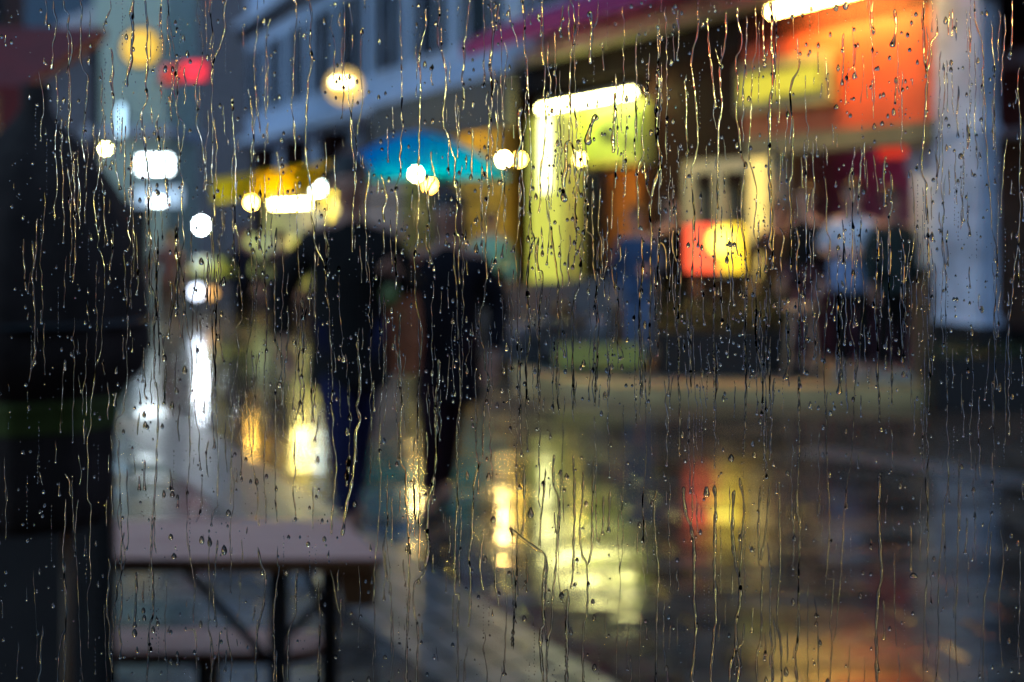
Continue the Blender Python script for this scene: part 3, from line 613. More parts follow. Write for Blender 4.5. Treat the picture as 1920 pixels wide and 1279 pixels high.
def planter(label, px, Y, wd, hh, z0=.09):
    t = thing('planter', label, 'planter', ((px-HX)/FPX*Y, Y, z0), 0, 'dark planters along the terrace')
    MB().box(-wd/2, wd/2, -.2, .2, 0, .42).build('box', mat('planter_black', (.015, .013, .012, 1), .5), t, bevel=.015)
    rnd = random.Random(px); m = MB()
    for i in range(900):
        c = Vector((rnd.uniform(-wd/2, wd/2), rnd.uniform(-.19, .19), .42+hh*rnd.random()**1.2*(.7+.3*math.sin(rnd.random()*6))))
        a = Vector((rnd.gauss(0, 1), rnd.gauss(0, 1), rnd.gauss(0, 1))).normalized(); b = a.orthogonal().normalized(); s_ = rnd.uniform(.025, .05)
        m.add([c, c+a*s_*.5+b*s_*.35, c+a*s_*1.3, c+a*s_*.5-b*s_*.35], [(0, 1, 2, 3)])
    m.build('foliage', mat('dark_leaves', (.05, .055, .018, 1), .4, var=.5), t)
planter('black planter with dark hedge below the glowing menu stand', 1330, 13.25, .95, .42)
planter('black planter with dark hedge between menu stand and standing guests', 1430, 13.45, .5, .5)
planter('black planter with dark hedge at the foot of the white column', 1850, 11.8, .95, .12, 0)
def stool(label, px, Y, mt, hh=.75):
    t = thing('reflection_stool', label, 'stool', ((px-HX)/FPX*Y, Y, .125), 0, 'added reflection stools on the terrace')
    MB().lathe([(.001, hh), (.17, hh), (.18, hh+.02), (.17, hh+.05), (.001, hh+.05)], n=24).build('seat', mt, t, True)
    for a in range(4):
        q = a*math.pi/2+.6; MB().tube([(.2*math.cos(q), .2*math.sin(q), 0), (.11*math.cos(q), .11*math.sin(q), hh)], .016, 8).build('leg', mt, t, True)
    MB().tube([(.17*math.cos(a*.4), .17*math.sin(a*.4), .28) for a in range(17)], .009, 6).build('foot_ring', steel, t, True)
stool('pale peach stool added for a lit reflection left of the guest in white', 1502, 12.9, mat('peach_reflection_wood', (.60, .38, .22, 1), .4), .6)  # stool added to stand in for a peach light reflection
# ------------------------------------------------------------------ people
skin_l = mat('skin', (.58, .33, .24, 1), .5, var=.08); skin_d = mat('skin_shade', (.42, .19, .12, 1), .5, var=.08)
hair_d = mat('dark_hair', (.015, .010, .008, 1), .5, scale=40); hair_b = mat('brown_hair', (.06, .03, .015, 1), .5, scale=40)
def skinned(name, chains, m, parent, root, sub=2):
    bm = bmesh.new(); lay = bm.verts.layers.skin.verify(); vd = {}
    def vert(p, r):
        key = tuple(round(x, 4) for x in p)
        if key not in vd:
            v = bm.verts.new(p); v[lay].radius = (r, r) if not isinstance(r, tuple) else r; vd[key] = v
        return vd[key]
    rv = vert(*root)
    for ch in chains:
        pv = None
        for p, r in ch:
            v = vert(p, r)
            if pv is not None and pv is not v and not bm.edges.get((pv, v)): bm.edges.new((pv, v))
            pv = v
    for v in bm.verts: v[lay].use_root = False
    rv[lay].use_root = True
    me = bpy.data.meshes.new(name); bm.to_mesh(me); bm.free(); o = bpy.data.objects.new(name, me); C.objects.link(o)
    sk = o.modifiers.new('skin', 'SKIN'); sk.use_smooth_shade = True
    ss = o.modifiers.new('sub', 'SUBSURF'); ss.levels = sub; ss.render_levels = sub
    dg = bpy.context.evaluated_depsgraph_get(); dg.update()
    me2 = bpy.data.meshes.new_from_object(o.evaluated_get(dg)); o.modifiers.clear(); o.data = me2
    me2.materials.clear(); me2.materials.append(m); me2.polygons.foreach_set("use_smooth", [True]*len(me2.polygons))
    o.parent = parent; return o
def person(label, X, Y, h, yaw, jacket, trousers, hair=hair_d, skin=skin_l, z0=0.0, larm=None, rarm=None, lleg=None, rleg=None,
           lean=0.0, coat=.86, grp=None, fat=1.0, shoes=dark, longhair=False, sleeves=True):
    s = h/1.75
    t = thing('person', label, 'person', (X, Y, z0), yaw, grp); t.scale = (s, s, s)
    # arm = (elbow, wrist), leg = (knee, ankle); figure faces -Y, its left is +X
    larm = larm or ((.27, .03, 1.13), (.27, -.05, .87)); rarm = rarm or ((-.27, .03, 1.13), (-.27, -.05, .87))
    lleg = lleg or ((.10, -.01, .49), (.10, .02, .085)); rleg = rleg or ((-.10, -.01, .49), (-.10, .02, .085))
    ly = lambda z: -lean*max(0, z-.93)
    J = lambda x, y, z: (x, y+ly(z), z)
    spine = [(J(0, 0, .93), .125), (J(0, 0, 1.08), .115), (J(0, 0, 1.24), .13), (J(0, 0, 1.38), .115), (J(0, .0, 1.47), .06), (J(0, -.005, 1.54), .055),
             (J(0, -.02, 1.60), .078), (J(0, -.01, 1.665), .088), (J(0, 0, 1.72), .062)]
    A = []
    fist = []
    for sgn, (e, w_) in ((1, larm), (-1, rarm)):
        e = J(*e); w_ = J(*w_); sh = J(sgn*.165, 0, 1.40)
        d = (Vector(w_)-Vector(e)).normalized(); pm = Vector(w_)+d*.075
        side = d.cross(Vector((0, 1, 0.01))).normalized(); 
        arm = [(J(0, 0, 1.38), .115), (sh, .062), (tuple((Vector(sh)+Vector(e))/2), .05), (e, .043), (tuple((Vector(e)*.5+Vector(w_)*.5)), .038), (w_, .027), (tuple(pm), .034)]
        A.append(arm)
        nrm = side.cross(d).normalized()
        for f in range(4):
            b = pm+d*.018+side*(f-1.5)*.021; ln = (.072, .08, .075, .058)[f]
            k1 = b+d*ln*.5-nrm*.012; k2 = b+d*ln-nrm*.035
            fist.append([(tuple(pm), .034), (tuple(b), .011), (tuple(k1), .0095), (tuple(k2), .0075)])
        tb = Vector(w_)+d*.03-side*.03; fist.append([(w_, .027), (tuple(tb), .013), (tuple(tb+d*.035-side*.012), .0105), (tuple(tb+d*.06-side*.006), .0085)])
    Lg = []; LT = []
    for sgn, (kn, an) in ((1, lleg), (-1, rleg)):
        hp = J(sgn*.09, 0, .90); a_ = Vector(an); toe = a_+Vector((sgn*.02, -.15, -.05)); toe.z = max(toe.z, .03)
        Lg.append([(J(0, 0, .93), .125), (hp, .09), (tuple((Vector(hp)+Vector(kn))/2), .078), (kn, .058), (tuple(Vector(kn)*.6+a_*.4), .054), (an, .04), (tuple(toe), .032)])
        LT.append([(J(0, 0, .93), .135), (hp, .102), (tuple((Vector(hp)+Vector(kn))/2), .09), (kn, .072), (tuple(Vector(kn)*.5+a_*.5), .066), (tuple(Vector(kn)*.08+a_*.92), .058)])
    body = skinned('body', [spine]+A+fist+Lg, skin, t, (J(0, 0, .93), .125))
    f = fat
    jk = [[(J(0, 0, coat-.07), (.175*f, .15*f)), (J(0, 0, coat-.05), (.175*f, .15*f)), (J(0, 0, coat+.06), (.165*f, .145*f)), (J(0, 0, 1.08), (.148*f, .13*f)), (J(0, 0, 1.24), (.16*f, .135*f)), (J(0, 0, 1.36), (.118*f, .105*f)), (J(0, 0, 1.44), .078), (J(0, 0, 1.49), .07)]]
    for sgn, (e, w_), arm in ((1, larm, A[0]), (-1, rarm, A[1])):
        ch = [(J(0, 0, 1.36), (.118*f, .105*f)), (tuple(Vector(arm[1][0])-Vector((0, 0, .03))), .066*f), (arm[2][0], .07*f), (arm[3][0], .062*f)]
        if sleeves: ch += [(arm[4][0], .054*f), (tuple(Vector(arm[4][0])*.12+Vector(arm[5][0])*.88), .043*f)]
        jk.append(ch)
    skinned('jacket' if sleeves else 'shirt', jk, jacket, t, (J(0, 0, coat-.07), (.175*f, .15*f)))
    skinned('trousers', LT, trousers, t, (J(0, 0, .93), .135))
    for kn, an in (lleg, rleg):
        a_ = Vector(an); m = MB(); sz = max(a_.z-.085, 0)
        vs = []
        for q, (yy, hw, ht) in enumerate(((.07, .035, .07), (.03, .045, .10), (-.04, .047, .085), (-.11, .05, .06), (-.17, .042, .045), (-.20, .02, .03))):
            vs += [(a_.x-hw, a_.y+yy, sz), (a_.x+hw, a_.y+yy, sz), (a_.x+hw*.75, a_.y+yy, sz+ht), (a_.x-hw*.75, a_.y+yy, sz+ht)]
        fs = [(0, 1, 2, 3), (23, 22, 21, 20)]+[(i*4+j, i*4+(j+1) % 4, i*4+4+(j+1) % 4, i*4+4+j) for i in range(5) for j in range(4)]
        m.add(vs, fs).build('shoe', shoes, t, True)
    hc = Vector(J(0, .0, 1.665)); hm = MB()
    hm.ball((hc.x, hc.y+.022, hc.z+.018), .104, .93, 1.0, 1.0, 20, 12)
    if longhair: hm.ball((hc.x, hc.y+.05, hc.z-.09), .105, .95, .7, 1.35, 16, 10)
    hm.build('hair', hair, t, True)
    fc = Vector(J(0, -.1, 1.63))
    for sx in (-.032, .032): MB().ball((sx, fc.y-.004, fc.z+.02), .012, 1.2, .6, .8, 10, 6).build('eye', mat('eye_dark', (.02, .015, .012, 1), .2), t, True)
    MB().ball((0, fc.y-.012, fc.z-.008), .016, .7, .9, 1.5, 10, 8).build('nose', skin, t, True)
    MB().ball((0, fc.y+.004, fc.z-.052), .022, 1, .4, .3, 12, 6).build('mouth', mat('lips', (.25, .07, .06, 1), .5), t, True)
    for sx in (-1, 1): MB().ball((sx*.088, fc.y+.09, fc.z+.005), .024, .35, .7, 1.3, 10, 8).build('ear', skin, t, True)
    return t
blk = mat('black_jacket_cloth', (.011, .009, .008, 1), .75, scale=25); nvy = mat('navy_jeans', (.018, .018, .055, 1), .8, scale=25); mar = mat('dark_maroon_cloth', (.022, .008, .012, 1), .8)
nvb = mat('black_navy_coat', (.009, .007, .010, 1), .75)
scale = 7.05/FPX
person('tall man in black jacket and navy jeans striding toward the window beside a woman', (655-HX)*scale, 7.05, 1.86, R(8), blk, nvy, hair_d, skin_d,
       larm=((.29, .04, 1.14), (.19, -.2, 1.24)), rarm=((-.33, .07, 1.13), (-.29, .0, .90)), lleg=((.05, .04, .49), (.02, .26, .12)), rleg=((-.05, -.16, .52), (.0, -.12, .085)), coat=.76, fat=1.24)
scale = 7.55/FPX
wo = person('woman in long dark coat walking arm in arm with the tall man', (842-HX)*scale, 7.55, 1.70, R(-6), nvb, mar, hair_d, skin_d,
       larm=((.28, .03, 1.13), (.25, -.08, .88)), rarm=((-.27, .03, 1.14), (-.20, -.16, .98)), lleg=((.0, .02, .48), (-.06, .20, .12)), rleg=((-.07, -.14, .50), (-.09, -.05, .085)), coat=.68, fat=1.18, longhair=True)
# her shoulder bag
Yb_ = 7.3; bp = P(752, 700, Yb_)
t = thing('shoulder_bag', 'brown leather shoulder bag hanging between the couple', 'bag', bp)
k = Yb_/FPX
m = MB(); 
prof = [(-32, 0, .05), (-38, 60, .065), (-34, 120, .055), (-24, 165, .035)]
vs = []
for a, z, d in prof: vs += [(a*k, -d, z*k), (-a*k, -d, z*k), (-a*k, d, z*k), (a*k, d, z*k)]
m.add(vs, [(3, 2, 1, 0), (12, 13, 14, 15)]+[(i*4+j, i*4+(j+1) % 4, i*4+4+(j+1) % 4, i*4+4+j) for i in range(3) for j in range(4)]).build('bag_body', mat('brown_leather', (.75, .22, .09, 1), .4), t, bevel=.006)
MB().tube([(-20*k, 0, 160*k), (-6*k, .0, 240*k), (28*k, .06, 305*k), (34*k, .06, 240*k), (20*k, 0, 160*k)], .009, 8).build('strap', mat('brown_leather', (0, 0, 0, 1)), t, True)
MB().ball((0, -.062, 110*k), .014, n=10, m=8).build('clasp', mat('brass', (.6, .4, .1, 1), .3, 1), t, True)
t = thing('green_purse', 'small green purse held at the tall man\'s chest', 'purse', P(733, 578, 6.75))
MB().ball((0, 0, .06), .042, 1.0, .5, 1.3).build('pouch', mat('green_pouch', (.10, .13, .03, 1), .6), t, True); MB().tube([(-.03, 0, .1), (0, 0, .16), (.03, 0, .1)], .005, 6).build('handle', dark, t, True)
tl = mat('teal_shirt_cloth', (.28, .80, .68, 1), .7); whs = mat('white_shirt_cloth', (.62, .66, .74, 1), .6, var=.06); den = mat('denim_cloth', (.035, .075, .16, 1), .8, scale=25); jn = mat('blue_jeans', (.10, .17, .32, 1), .8, scale=25)
blu = mat('pale_blue_apron', (.22, .34, .60, 1), .7); grn = mat('dark_green_coat', (.015, .025, .02, 1), .8); 
for m_ in (blk, nvy, mar, nvb): m_.node_tree.nodes['Principled BSDF'].inputs['Specular IOR Level'].default_value = .12
bwn = mat('brown_coat_cloth', (.06, .03, .02, 1), .8)
person('person in pale teal shirt standing at the ochre cafe front', (918-HX)*16.5/FPX, 16.5, 1.62, R(20), tl, blk, hair_b, skin_l, lean=.1)
person('person in dark denim jacket and blue jeans outside the lime shop', (1200-HX)*13.6/FPX, 13.6, 1.56, R(-30), den, jn, hair_b, skin_l, z0=.09, lean=.15, fat=1.15,
       larm=((.28, -.03, 1.13), (.22, -.28, 1.1)), lleg=((.10, -.06, .49), (.12, .02, .085)))
person('person in black top close behind the one in denim', (1258-HX)*14.4/FPX, 14.4, 1.66, R(30), blk, blk, hair_b, skin_l, z0=.09)
person('person in dark brown coat standing behind the hedge planters', (1455-HX)*14.8/FPX, 14.8, 1.62, R(0), bwn, blk, hair_d, skin_l, z0=.09, fat=1.15)
person('guest in black jacket and maroon trousers left of the guest in white', (1512-HX)*13.2/FPX, 13.2, 1.72, R(-60), blk, mat('maroon_trousers', (.16, .06, .07, 1), .8), hair_b, skin_l, z0=.125, fat=1.1)
gw = person('guest in bright white shirt with pale blue apron and black trousers', (1600-HX)*12.75/FPX, 12.75, 1.74, R(-35), whs, blk, hair_b, skin_l, z0=.125, fat=1.2,
       larm=((.30, -.02, 1.12), (.05, -.28, 1.12)), rarm=((-.30, .0, 1.13), (-.10, -.27, 1.14)), sleeves=False, shoes=mat('pale_shoes', (.5, .5, .42, 1), .6))
MB().lathe([(.17, .78), (.215, .80), (.215, 1.0), (.205, 1.10), (.16, 1.12)], n=24).build('apron', blu, gw, True)
person('guest in black coat standing right of the guest in white', (1672-HX)*12.6/FPX, 12.6, 1.68, R(25), grn, blk, hair_d, skin_d, z0=.125, fat=1.15, shoes=mat('pale_shoes', (0, 0, 0, 1)))
g2 = 'strollers far down the street'
person('stroller in dusty rose coat far down the street', (315-HX)*19/FPX, 19, 1.05*1.3, R(10), mat('rose_coat', (.34, .17, .15, 1), .8), mat('tan_trousers', (.22, .12, .07, 1), .8), hair_b, skin_l, grp=g2)
person('stroller in dark navy coat beside the yellow stall', (455-HX)*18/FPX, 18, 1.42, R(-20), mat('deep_navy_coat', (.012, .014, .035, 1), .8), blk, hair_b, skin_l, grp=g2)
person('stroller in brown coat in front of the yellow stall', (525-HX)*17/FPX, 17, 1.40, R(15), bwn, blk, hair_b, skin_l, grp=g2)
# ------------------------------------------------------------------ rain on the pane: streaks traced tile by tile (a tile is 640x426.5 photo px, drawn at 3x);
# "width: x,y x,y ..." with D = ends in a hanging drop
RAIN = {
(0,0): """5D:255,0 262,60 258,145|5D:298,0 300,60 316,120 312,190 294,250 298,320 290,392|5:355,0 360,50 385,85 382,150 403,230 398,330 385,385 393,450 397,600 385,700 388,780 400,860 398,900
5:450,0 460,60 452,150 455,250 450,330 465,390 493,430 490,520 482,620 470,720 460,780 468,850 480,910|4D:620,0 622,50 600,100 580,140 588,190|7:750,0 738,90 748,170 738,280 735,350 715,430 712,490
5:815,0 822,80 830,180 822,270 830,370 818,470 828,560 800,620 795,690 805,760 818,850 833,960 840,1060 835,1180 840,1290|4:945,20 952,120 968,220 985,330 990,420 975,500 990,580 998,650 1035,700 1028,800 1012,880 1010,960 1028,1020 1020,1120 1025,1200 1030,1290
4:1115,0 1105,70 1125,160 1140,260 1135,350 1110,440 1100,540 1112,620 1105,700 1130,780 1145,880 1160,980 1155,1060 1175,1110|4:1190,0 1185,90 1200,200 1195,280 1205,330 1190,420 1195,520 1190,620 1198,700 1195,850 1190,950 1200,1080 1205,1200 1190,1290
5:1275,0 1260,80 1265,160 1245,240 1215,310 1195,360|3:1335,0 1345,60|3:1450,0 1445,60|3:1520,100 1500,200 1495,340 1492,500 1490,640|4:1665,0 1668,100 1660,200 1655,300 1650,420 1648,520 1640,600 1655,700 1662,790 1660,900
5:1740,0 1752,100 1745,250 1755,350 1735,450 1730,540 1725,640 1720,780 1722,900 1740,1000 1755,1100 1750,1200 1765,1290|4:1870,80 1860,160 1885,250 1880,340 1875,450|5D:625,270 635,370 630,470 640,560 625,640 635,740 650,800 645,870 655,960 678,1070
4:570,380 575,470 570,560 580,650 560,740 555,830 560,940 545,1040 525,1110 535,1190 545,1290|4:315,410 320,500 325,600 315,700 310,840 318,960 322,1070 305,1150 308,1240|3:215,400 235,500 245,620 228,720 232,800
4:1310,600 1310,700 1318,800 1325,900 1322,1000 1325,1100 1320,1200 1330,1290|4:1395,500 1415,600 1425,720 1425,850 1410,960 1405,1070 1415,1160 1410,1290|4:745,800 745,900 735,1000 725,1100 735,1180 720,1290|4:435,960 450,1080 448,1200
4:1490,980 1490,1100 1498,1200 1492,1290|4:1560,850 1570,950 1575,1050 1560,1160 1550,1240|4:1830,800 1835,950 1830,1050 1840,1160 1825,1290|4:1880,880 1885,1050 1885,1180|4:1660,1020 1668,1120 1670,1290|4:530,700 535,820|3D:505,60 503,210
5D:890,640 880,700 892,770 895,850|4:1255,590 1262,680 1265,760|3:845,180 848,300 840,350|3:850,590 858,700|6:380,940 390,1020 395,1060""",
(1,0): """4:15,0 20,200 12,380 40,480 38,560 55,640 65,740 85,800 85,900 75,980 78,1060 65,1150 62,1290|5:45,20 60,140|3:120,150 110,260 108,400 118,520 115,610 95,700 90,760|5:475,50 478,150 455,230 440,330 445,430 445,560 440,700 438,850 430,960 435,1100 428,1290
5:545,0 555,60 545,150 550,260 575,330 590,400 588,500 575,620 575,710 600,760 625,860 640,900 635,1000 650,1100 645,1290|5:725,0 715,80 705,190 690,250 692,350 680,440 690,540 685,620|6:840,0 850,120 855,160 848,260 840,400 850,550|5:888,20 880,100 855,160
5:830,590 832,700 825,820 820,950 825,1100 810,1200 812,1290|4:865,620 880,740 875,860 905,980 905,1080 885,1180 870,1290|4:945,30 955,140 985,210 990,270|5:1020,0 1030,100 1030,250 1045,370 1050,500 1055,600 1060,720 1065,850 1068,1000 1060,1150 1070,1290
5:1130,0 1135,150 1130,280 1145,400 1140,540 1150,640 1145,780 1130,900 1118,1000 1120,1120 1110,1200|5D:1250,30 1240,100 1228,180|5:1290,0 1310,80 1310,180 1295,280 1288,400 1283,520 1288,620 1280,720 1285,790 1310,850 1315,950 1325,1050 1315,1180 1320,1290
8D:1285,790 1262,820 1265,930 1250,1020 1250,1100 1265,1135|7:1400,60 1410,130 1402,280 1400,360|4:1445,0 1440,100 1415,160|4:1470,240 1475,400|7:1540,520 1540,640 1530,740 1530,860|4:1605,650 1600,850 1600,1000 1595,1100|4:1655,550 1660,650 1665,800
5:1695,480 1715,560 1700,650 1690,760 1700,860 1675,930 1665,1030 1670,1150 1670,1290|8:1780,380 1785,500 1775,620 1775,760 1795,880 1790,950 1760,1040 1745,1110|5:1700,900 1710,1000 1735,1100 1745,1130 1735,1200 1745,1290|4:1835,640 1825,780 1830,920
9D:1430,640 1410,700 1390,760 1388,815|5:1345,770 1350,850 1365,950 1365,1080 1385,1180 1380,1290|4:1415,1000 1410,1150 1415,1290|9:1010,600 1000,700 1012,790 985,880 985,950|4:970,700 970,780|5:505,850 510,920 525,1000 495,1060 490,1150 495,1230 480,1290
5:335,950 325,1000 305,1070 315,1160 310,1290|5:222,980 245,1060 255,1120 235,1180 240,1260|5:155,960 150,1040 135,1150 135,1290|3:780,1180 800,1290|3:1000,1000 995,1290|5:740,720 735,880 735,1000|4:655,720 655,890|4:1215,860 1210,980
4:1455,1060 1450,1200 1445,1290|4:1525,1070 1520,1290|3:330,0 335,200 340,400 338,700|4:1250,640 1250,780|4:1545,900 1540,1060|5:205,1000 205,1090""",
(2,0): """5:85,60 85,180 60,280 48,370 65,470 75,600 85,720 80,850 50,960 55,1080 65,1180 60,1290|5:10,450 22,560 20,700 28,850 15,980 5,1090|6D:140,100 145,200 155,320 170,440 180,560 182,612|6:245,70 245,180 230,300 210,370 215,500 222,600 205,700 200,820 195,1000 195,1150 185,1290
4:185,270 210,370|5:305,40 315,130 335,200 325,280 300,330 310,450 310,540 300,640 320,760 330,870 345,920 345,1010 330,1120 335,1290|4:410,30 415,150 415,280 395,360 390,480 385,600 380,740 370,860 395,970 415,1060 415,1160 400,1290|6D:450,20 455,130 455,240 460,345
7:495,10 505,100 500,250 510,350 508,480 495,560 490,700 488,850 490,1000 495,1100 500,1290|5:660,330 650,400 620,450 605,510 610,600 620,700 618,850 615,970 600,1060 610,1200 610,1290|3:545,250 540,400 545,580 540,700|4:760,290 765,420|4:800,310 815,430 820,550
6:1360,0 1350,100 1358,200 1360,330 1375,410 1380,440 1370,540 1365,660 1355,780 1345,880 1345,970 1370,1040 1370,1140 1380,1260|6:1435,150 1430,200 1400,240 1395,330 1380,400|7D:1195,50 1200,170 1177,265|5D:1070,0 1065,100 1070,170|4:975,240 965,360 935,400 920,480 915,590
3:1010,300 1020,400 1010,500 1000,580|4:1500,60 1495,200|4:1520,50 1515,210|4:1640,0 1650,130 1680,220 1695,350 1685,400 1695,500 1705,620 1705,740 1715,900 1720,1000 1735,1160 1740,1290|5:1610,150 1620,300|6:1855,0 1855,150 1850,260
4:1895,380 1885,500 1900,650 1900,850 1895,1000 1900,1150 1895,1290|4:1825,780 1810,900 1800,1020 1790,1200|6:1600,700 1610,780 1600,840|3:1470,350 1475,500 1460,700 1465,900 1455,1050 1470,1180 1460,1290|4:965,920 945,960 940,1050 955,1150 955,1290
4:1075,870 1090,1000 1100,1080|6D:1145,880 1130,980 1140,1090 1140,1165|4:870,750 870,830|4:800,990 810,1100 810,1290|4:735,1050 725,1180|5:670,880 672,1060|4:550,860 545,1080|4:1285,950 1300,1100 1305,1290|3:1035,900 1040,1060|4:1160,960 1180,1000 1175,1080
4:1400,1050 1400,1240|4:265,1120 275,1200 270,1290|4:160,960 165,1150 160,1290|5:710,1080 700,1200|4D:235,960 235,1090|4:920,1130 925,1230|4:1500,960 1500,1100|3:620,30 625,220|3:765,50 765,190|4:1035,470 1040,560|4D:1200,440 1197,585""",
(0,1): """5:545,0 555,60 550,110 580,180 590,350 575,520 570,680 545,770 530,850 520,930 510,1020 510,1120 490,1200 495,1290|4D:638,0 635,125|6:725,0 735,80 715,135 695,135 705,240 700,340 715,450 718,590 710,680 715,860 700,960 690,1045 655,1080 645,1150 668,1210 665,1290
4:750,0 755,100 750,280|5D:770,30 772,200 778,300 767,385|7:840,0 850,80 840,180 838,310 865,370 878,480 865,600 870,720 868,840 888,960 888,1080 880,1290|4:890,50 885,200 870,300|7D:995,0 990,130 1000,240 990,380 990,465
5:1030,0 1035,80 1015,150 1015,230 1035,320 1040,420 1050,550 1070,650 1080,780 1075,870 1065,960 1065,1100 1068,1290|4:1100,240 1100,320 1080,400 1085,500 1080,600 1070,640|6:1190,0 1200,90 1205,240 1205,360 1215,450 1212,600 1210,750 1212,900 1218,1060 1225,1290
6:1330,0 1345,100 1345,280 1360,400 1360,510 1325,580 1340,650 1335,760 1320,860 1300,930 1305,1040 1305,1160 1300,1290|5:1418,0 1415,200 1418,350 1420,470 1405,600 1388,700 1385,830 1385,980 1400,1100 1405,1200 1415,1290
5:1500,0 1490,150 1490,300 1500,450 1500,600 1490,740 1485,880 1490,1000 1495,1100 1485,1290|5D:1555,0 1545,150 1545,300 1545,500 1550,640 1585,740 1578,870|6:1680,0 1680,200 1688,350 1685,500 1680,620 1680,800 1690,900 1685,1000 1665,1070 1645,1120 1660,1180 1655,1290
6:1770,0 1770,90 1800,150 1830,230 1835,350 1850,450 1855,600 1865,750 1870,880 1865,1000 1875,1090 1868,1160 1890,1290|4:1830,0 1850,120 1830,230|6D:960,300 965,450 942,630|3:945,290 960,360|5D:930,780 930,900 920,1000|5D:915,600 920,720|3:360,750 350,900 345,1100
4D:440,830 455,935|4:485,880 485,1060|4:490,410 500,530|4:580,740 585,830|5:470,1080 475,1220|4:620,1170 630,1260|4D:745,620 742,705|4:840,560 838,680|4:1235,500 1235,620 1248,700 1258,770|4:1550,890 1548,1050 1550,1290|4D:1585,880 1585,1000
5D:1750,720 1748,850 1755,1000 1760,1100|5D:1800,1040 1785,1130 1770,1210|4D:1750,260 1748,405|4:785,1040 770,1170|4:1170,1200 1160,1290|4:1125,520 1130,650|6D:655,930 640,1010|5D:1455,0 1460,130|4D:1720,440 1718,690|4:1460,700 1440,800""",
(1,1): """4D:240,0 238,150|4:60,0 60,140|4:305,0 305,200 308,280|5:430,0 428,90 412,150 415,280 420,420 440,520 455,600 445,720 435,870 430,1000 435,1290|5D:475,0 480,100 500,160 512,210|6:640,0 665,60 660,200 665,320|5:640,20 635,200 650,350 650,500 660,620 665,740 670,900 665,1030 650,1100 650,1290
4:705,180 710,270|7:810,0 812,150 820,260 815,300 800,420 780,480 785,620 805,700 810,800 825,830 830,900 810,980 800,1100 795,1290|6:878,0 870,150 845,240|5:885,230 890,330|5:970,0 975,120 985,200 990,350 990,560 1000,700 990,850 995,960
6:1090,60 1070,120 1050,200 1045,330 1045,450 1060,560 1055,680 1040,780 1040,900 1050,1000|6:1075,0 1085,60 1110,60 1100,120 1110,240 1130,250 1130,340 1115,470 1115,640 1115,800 1115,1000|5:1180,0 1190,100 1205,200 1220,310 1215,420 1225,560 1215,700 1210,840 1215,960 1225,1030
6:1330,0 1355,60 1340,130 1350,210 1335,340 1320,380 1300,450 1300,560 1300,730 1305,900 1320,1010|6:1390,0 1415,60 1418,200 1430,300 1435,420 1448,560 1440,720 1430,900 1425,1010|5:1425,0 1415,60|6D:1455,0 1465,100 1457,290
4:1520,200 1530,300 1550,390 1560,450 1545,560 1550,640 1580,700 1590,740|5:1550,250 1540,350|6:1690,50 1695,250 1678,400 1680,600 1690,750 1690,920 1700,970|4:1745,0 1740,200 1740,400 1735,560 1740,780 1730,950|5:1790,0 1790,80 1785,170 1770,350|5:1790,80 1825,130 1830,290
6:1895,0 1890,150 1910,230 1905,400 1890,560 1900,700 1895,880 1905,960 1900,1290|6:1865,0 1865,120 1890,200|8:90,640 95,720 105,850 100,960 85,1010 105,1080 80,1170 75,1290|4:240,360 235,600 240,760 235,870 220,1000 215,1290|6:330,480 325,640 330,800 335,1000 332,1290
7:545,740 550,850 530,960 530,1100 535,1290|4:715,620 720,690 705,740 705,840|5D:185,860 180,940 185,1040|4:610,720 600,850 590,970|5:480,1150 485,1290|4:905,380 910,600 915,640|6:1570,100 1570,180 1555,190|3:1835,350 1830,800|3:1710,980 1715,1290|3:1585,1000 1590,1290""",
(2,1): """6:60,0 55,250 50,500 45,700 48,900|5:180,0 178,200 180,400 175,600 178,800 180,900|6:335,0 350,100 358,220 355,400 350,600 355,800 358,950 345,1290|6:410,0 425,120 440,200 435,290|6D:470,100 468,255|5:495,0 490,100 510,150 505,240|4:520,0 500,200
5:545,0 570,60 555,150 555,250|4:550,260 550,400 548,640|5:610,60 610,250|6:640,0 655,80 640,180 650,300 655,450 658,650 655,900 655,1100 655,1290|5:415,460 410,600 420,700 440,770 445,880|7D:590,460 590,640 600,720 580,860
4:820,0 830,80 820,200 830,330 810,450 800,600 795,800 800,950 810,1100 810,1290|5:955,0 955,200 948,350 950,500 940,560 960,640 985,770 970,880 965,1000 960,1150 950,1290|4:1000,0 1005,200 1018,300 1020,450 1000,600 1000,750
6:1100,0 1100,150 1090,300 1085,500 1100,640 1095,800 1105,950 1110,1100|5:1165,0 1170,150 1165,280 1160,400 1170,560 1175,750 1180,1000|5:1220,0 1240,100 1250,180 1245,300 1250,520 1265,560|5:1305,0 1300,100 1275,240 1290,350 1285,520 1270,700 1285,850 1290,1050
5:1380,0 1385,200 1388,400 1380,550 1390,750 1390,950 1380,1050|4:1475,0 1480,250 1480,500 1485,700 1485,900 1490,1000|5:1750,0 1765,100 1770,200 1765,350 1750,550 1760,700 1755,850 1750,1000 1755,1290|5:1890,0 1885,120 1865,250 1855,400 1835,550 1820,700 1815,900 1820,1050 1810,1290
7D:875,380 875,560 880,680 890,800 880,940|5D:700,530 695,640|4:485,750 490,900 500,1000|4:1420,200 1425,350 1415,600|3:1570,820 1570,1050|3:1850,680 1850,880|4:1130,330 1130,400""",
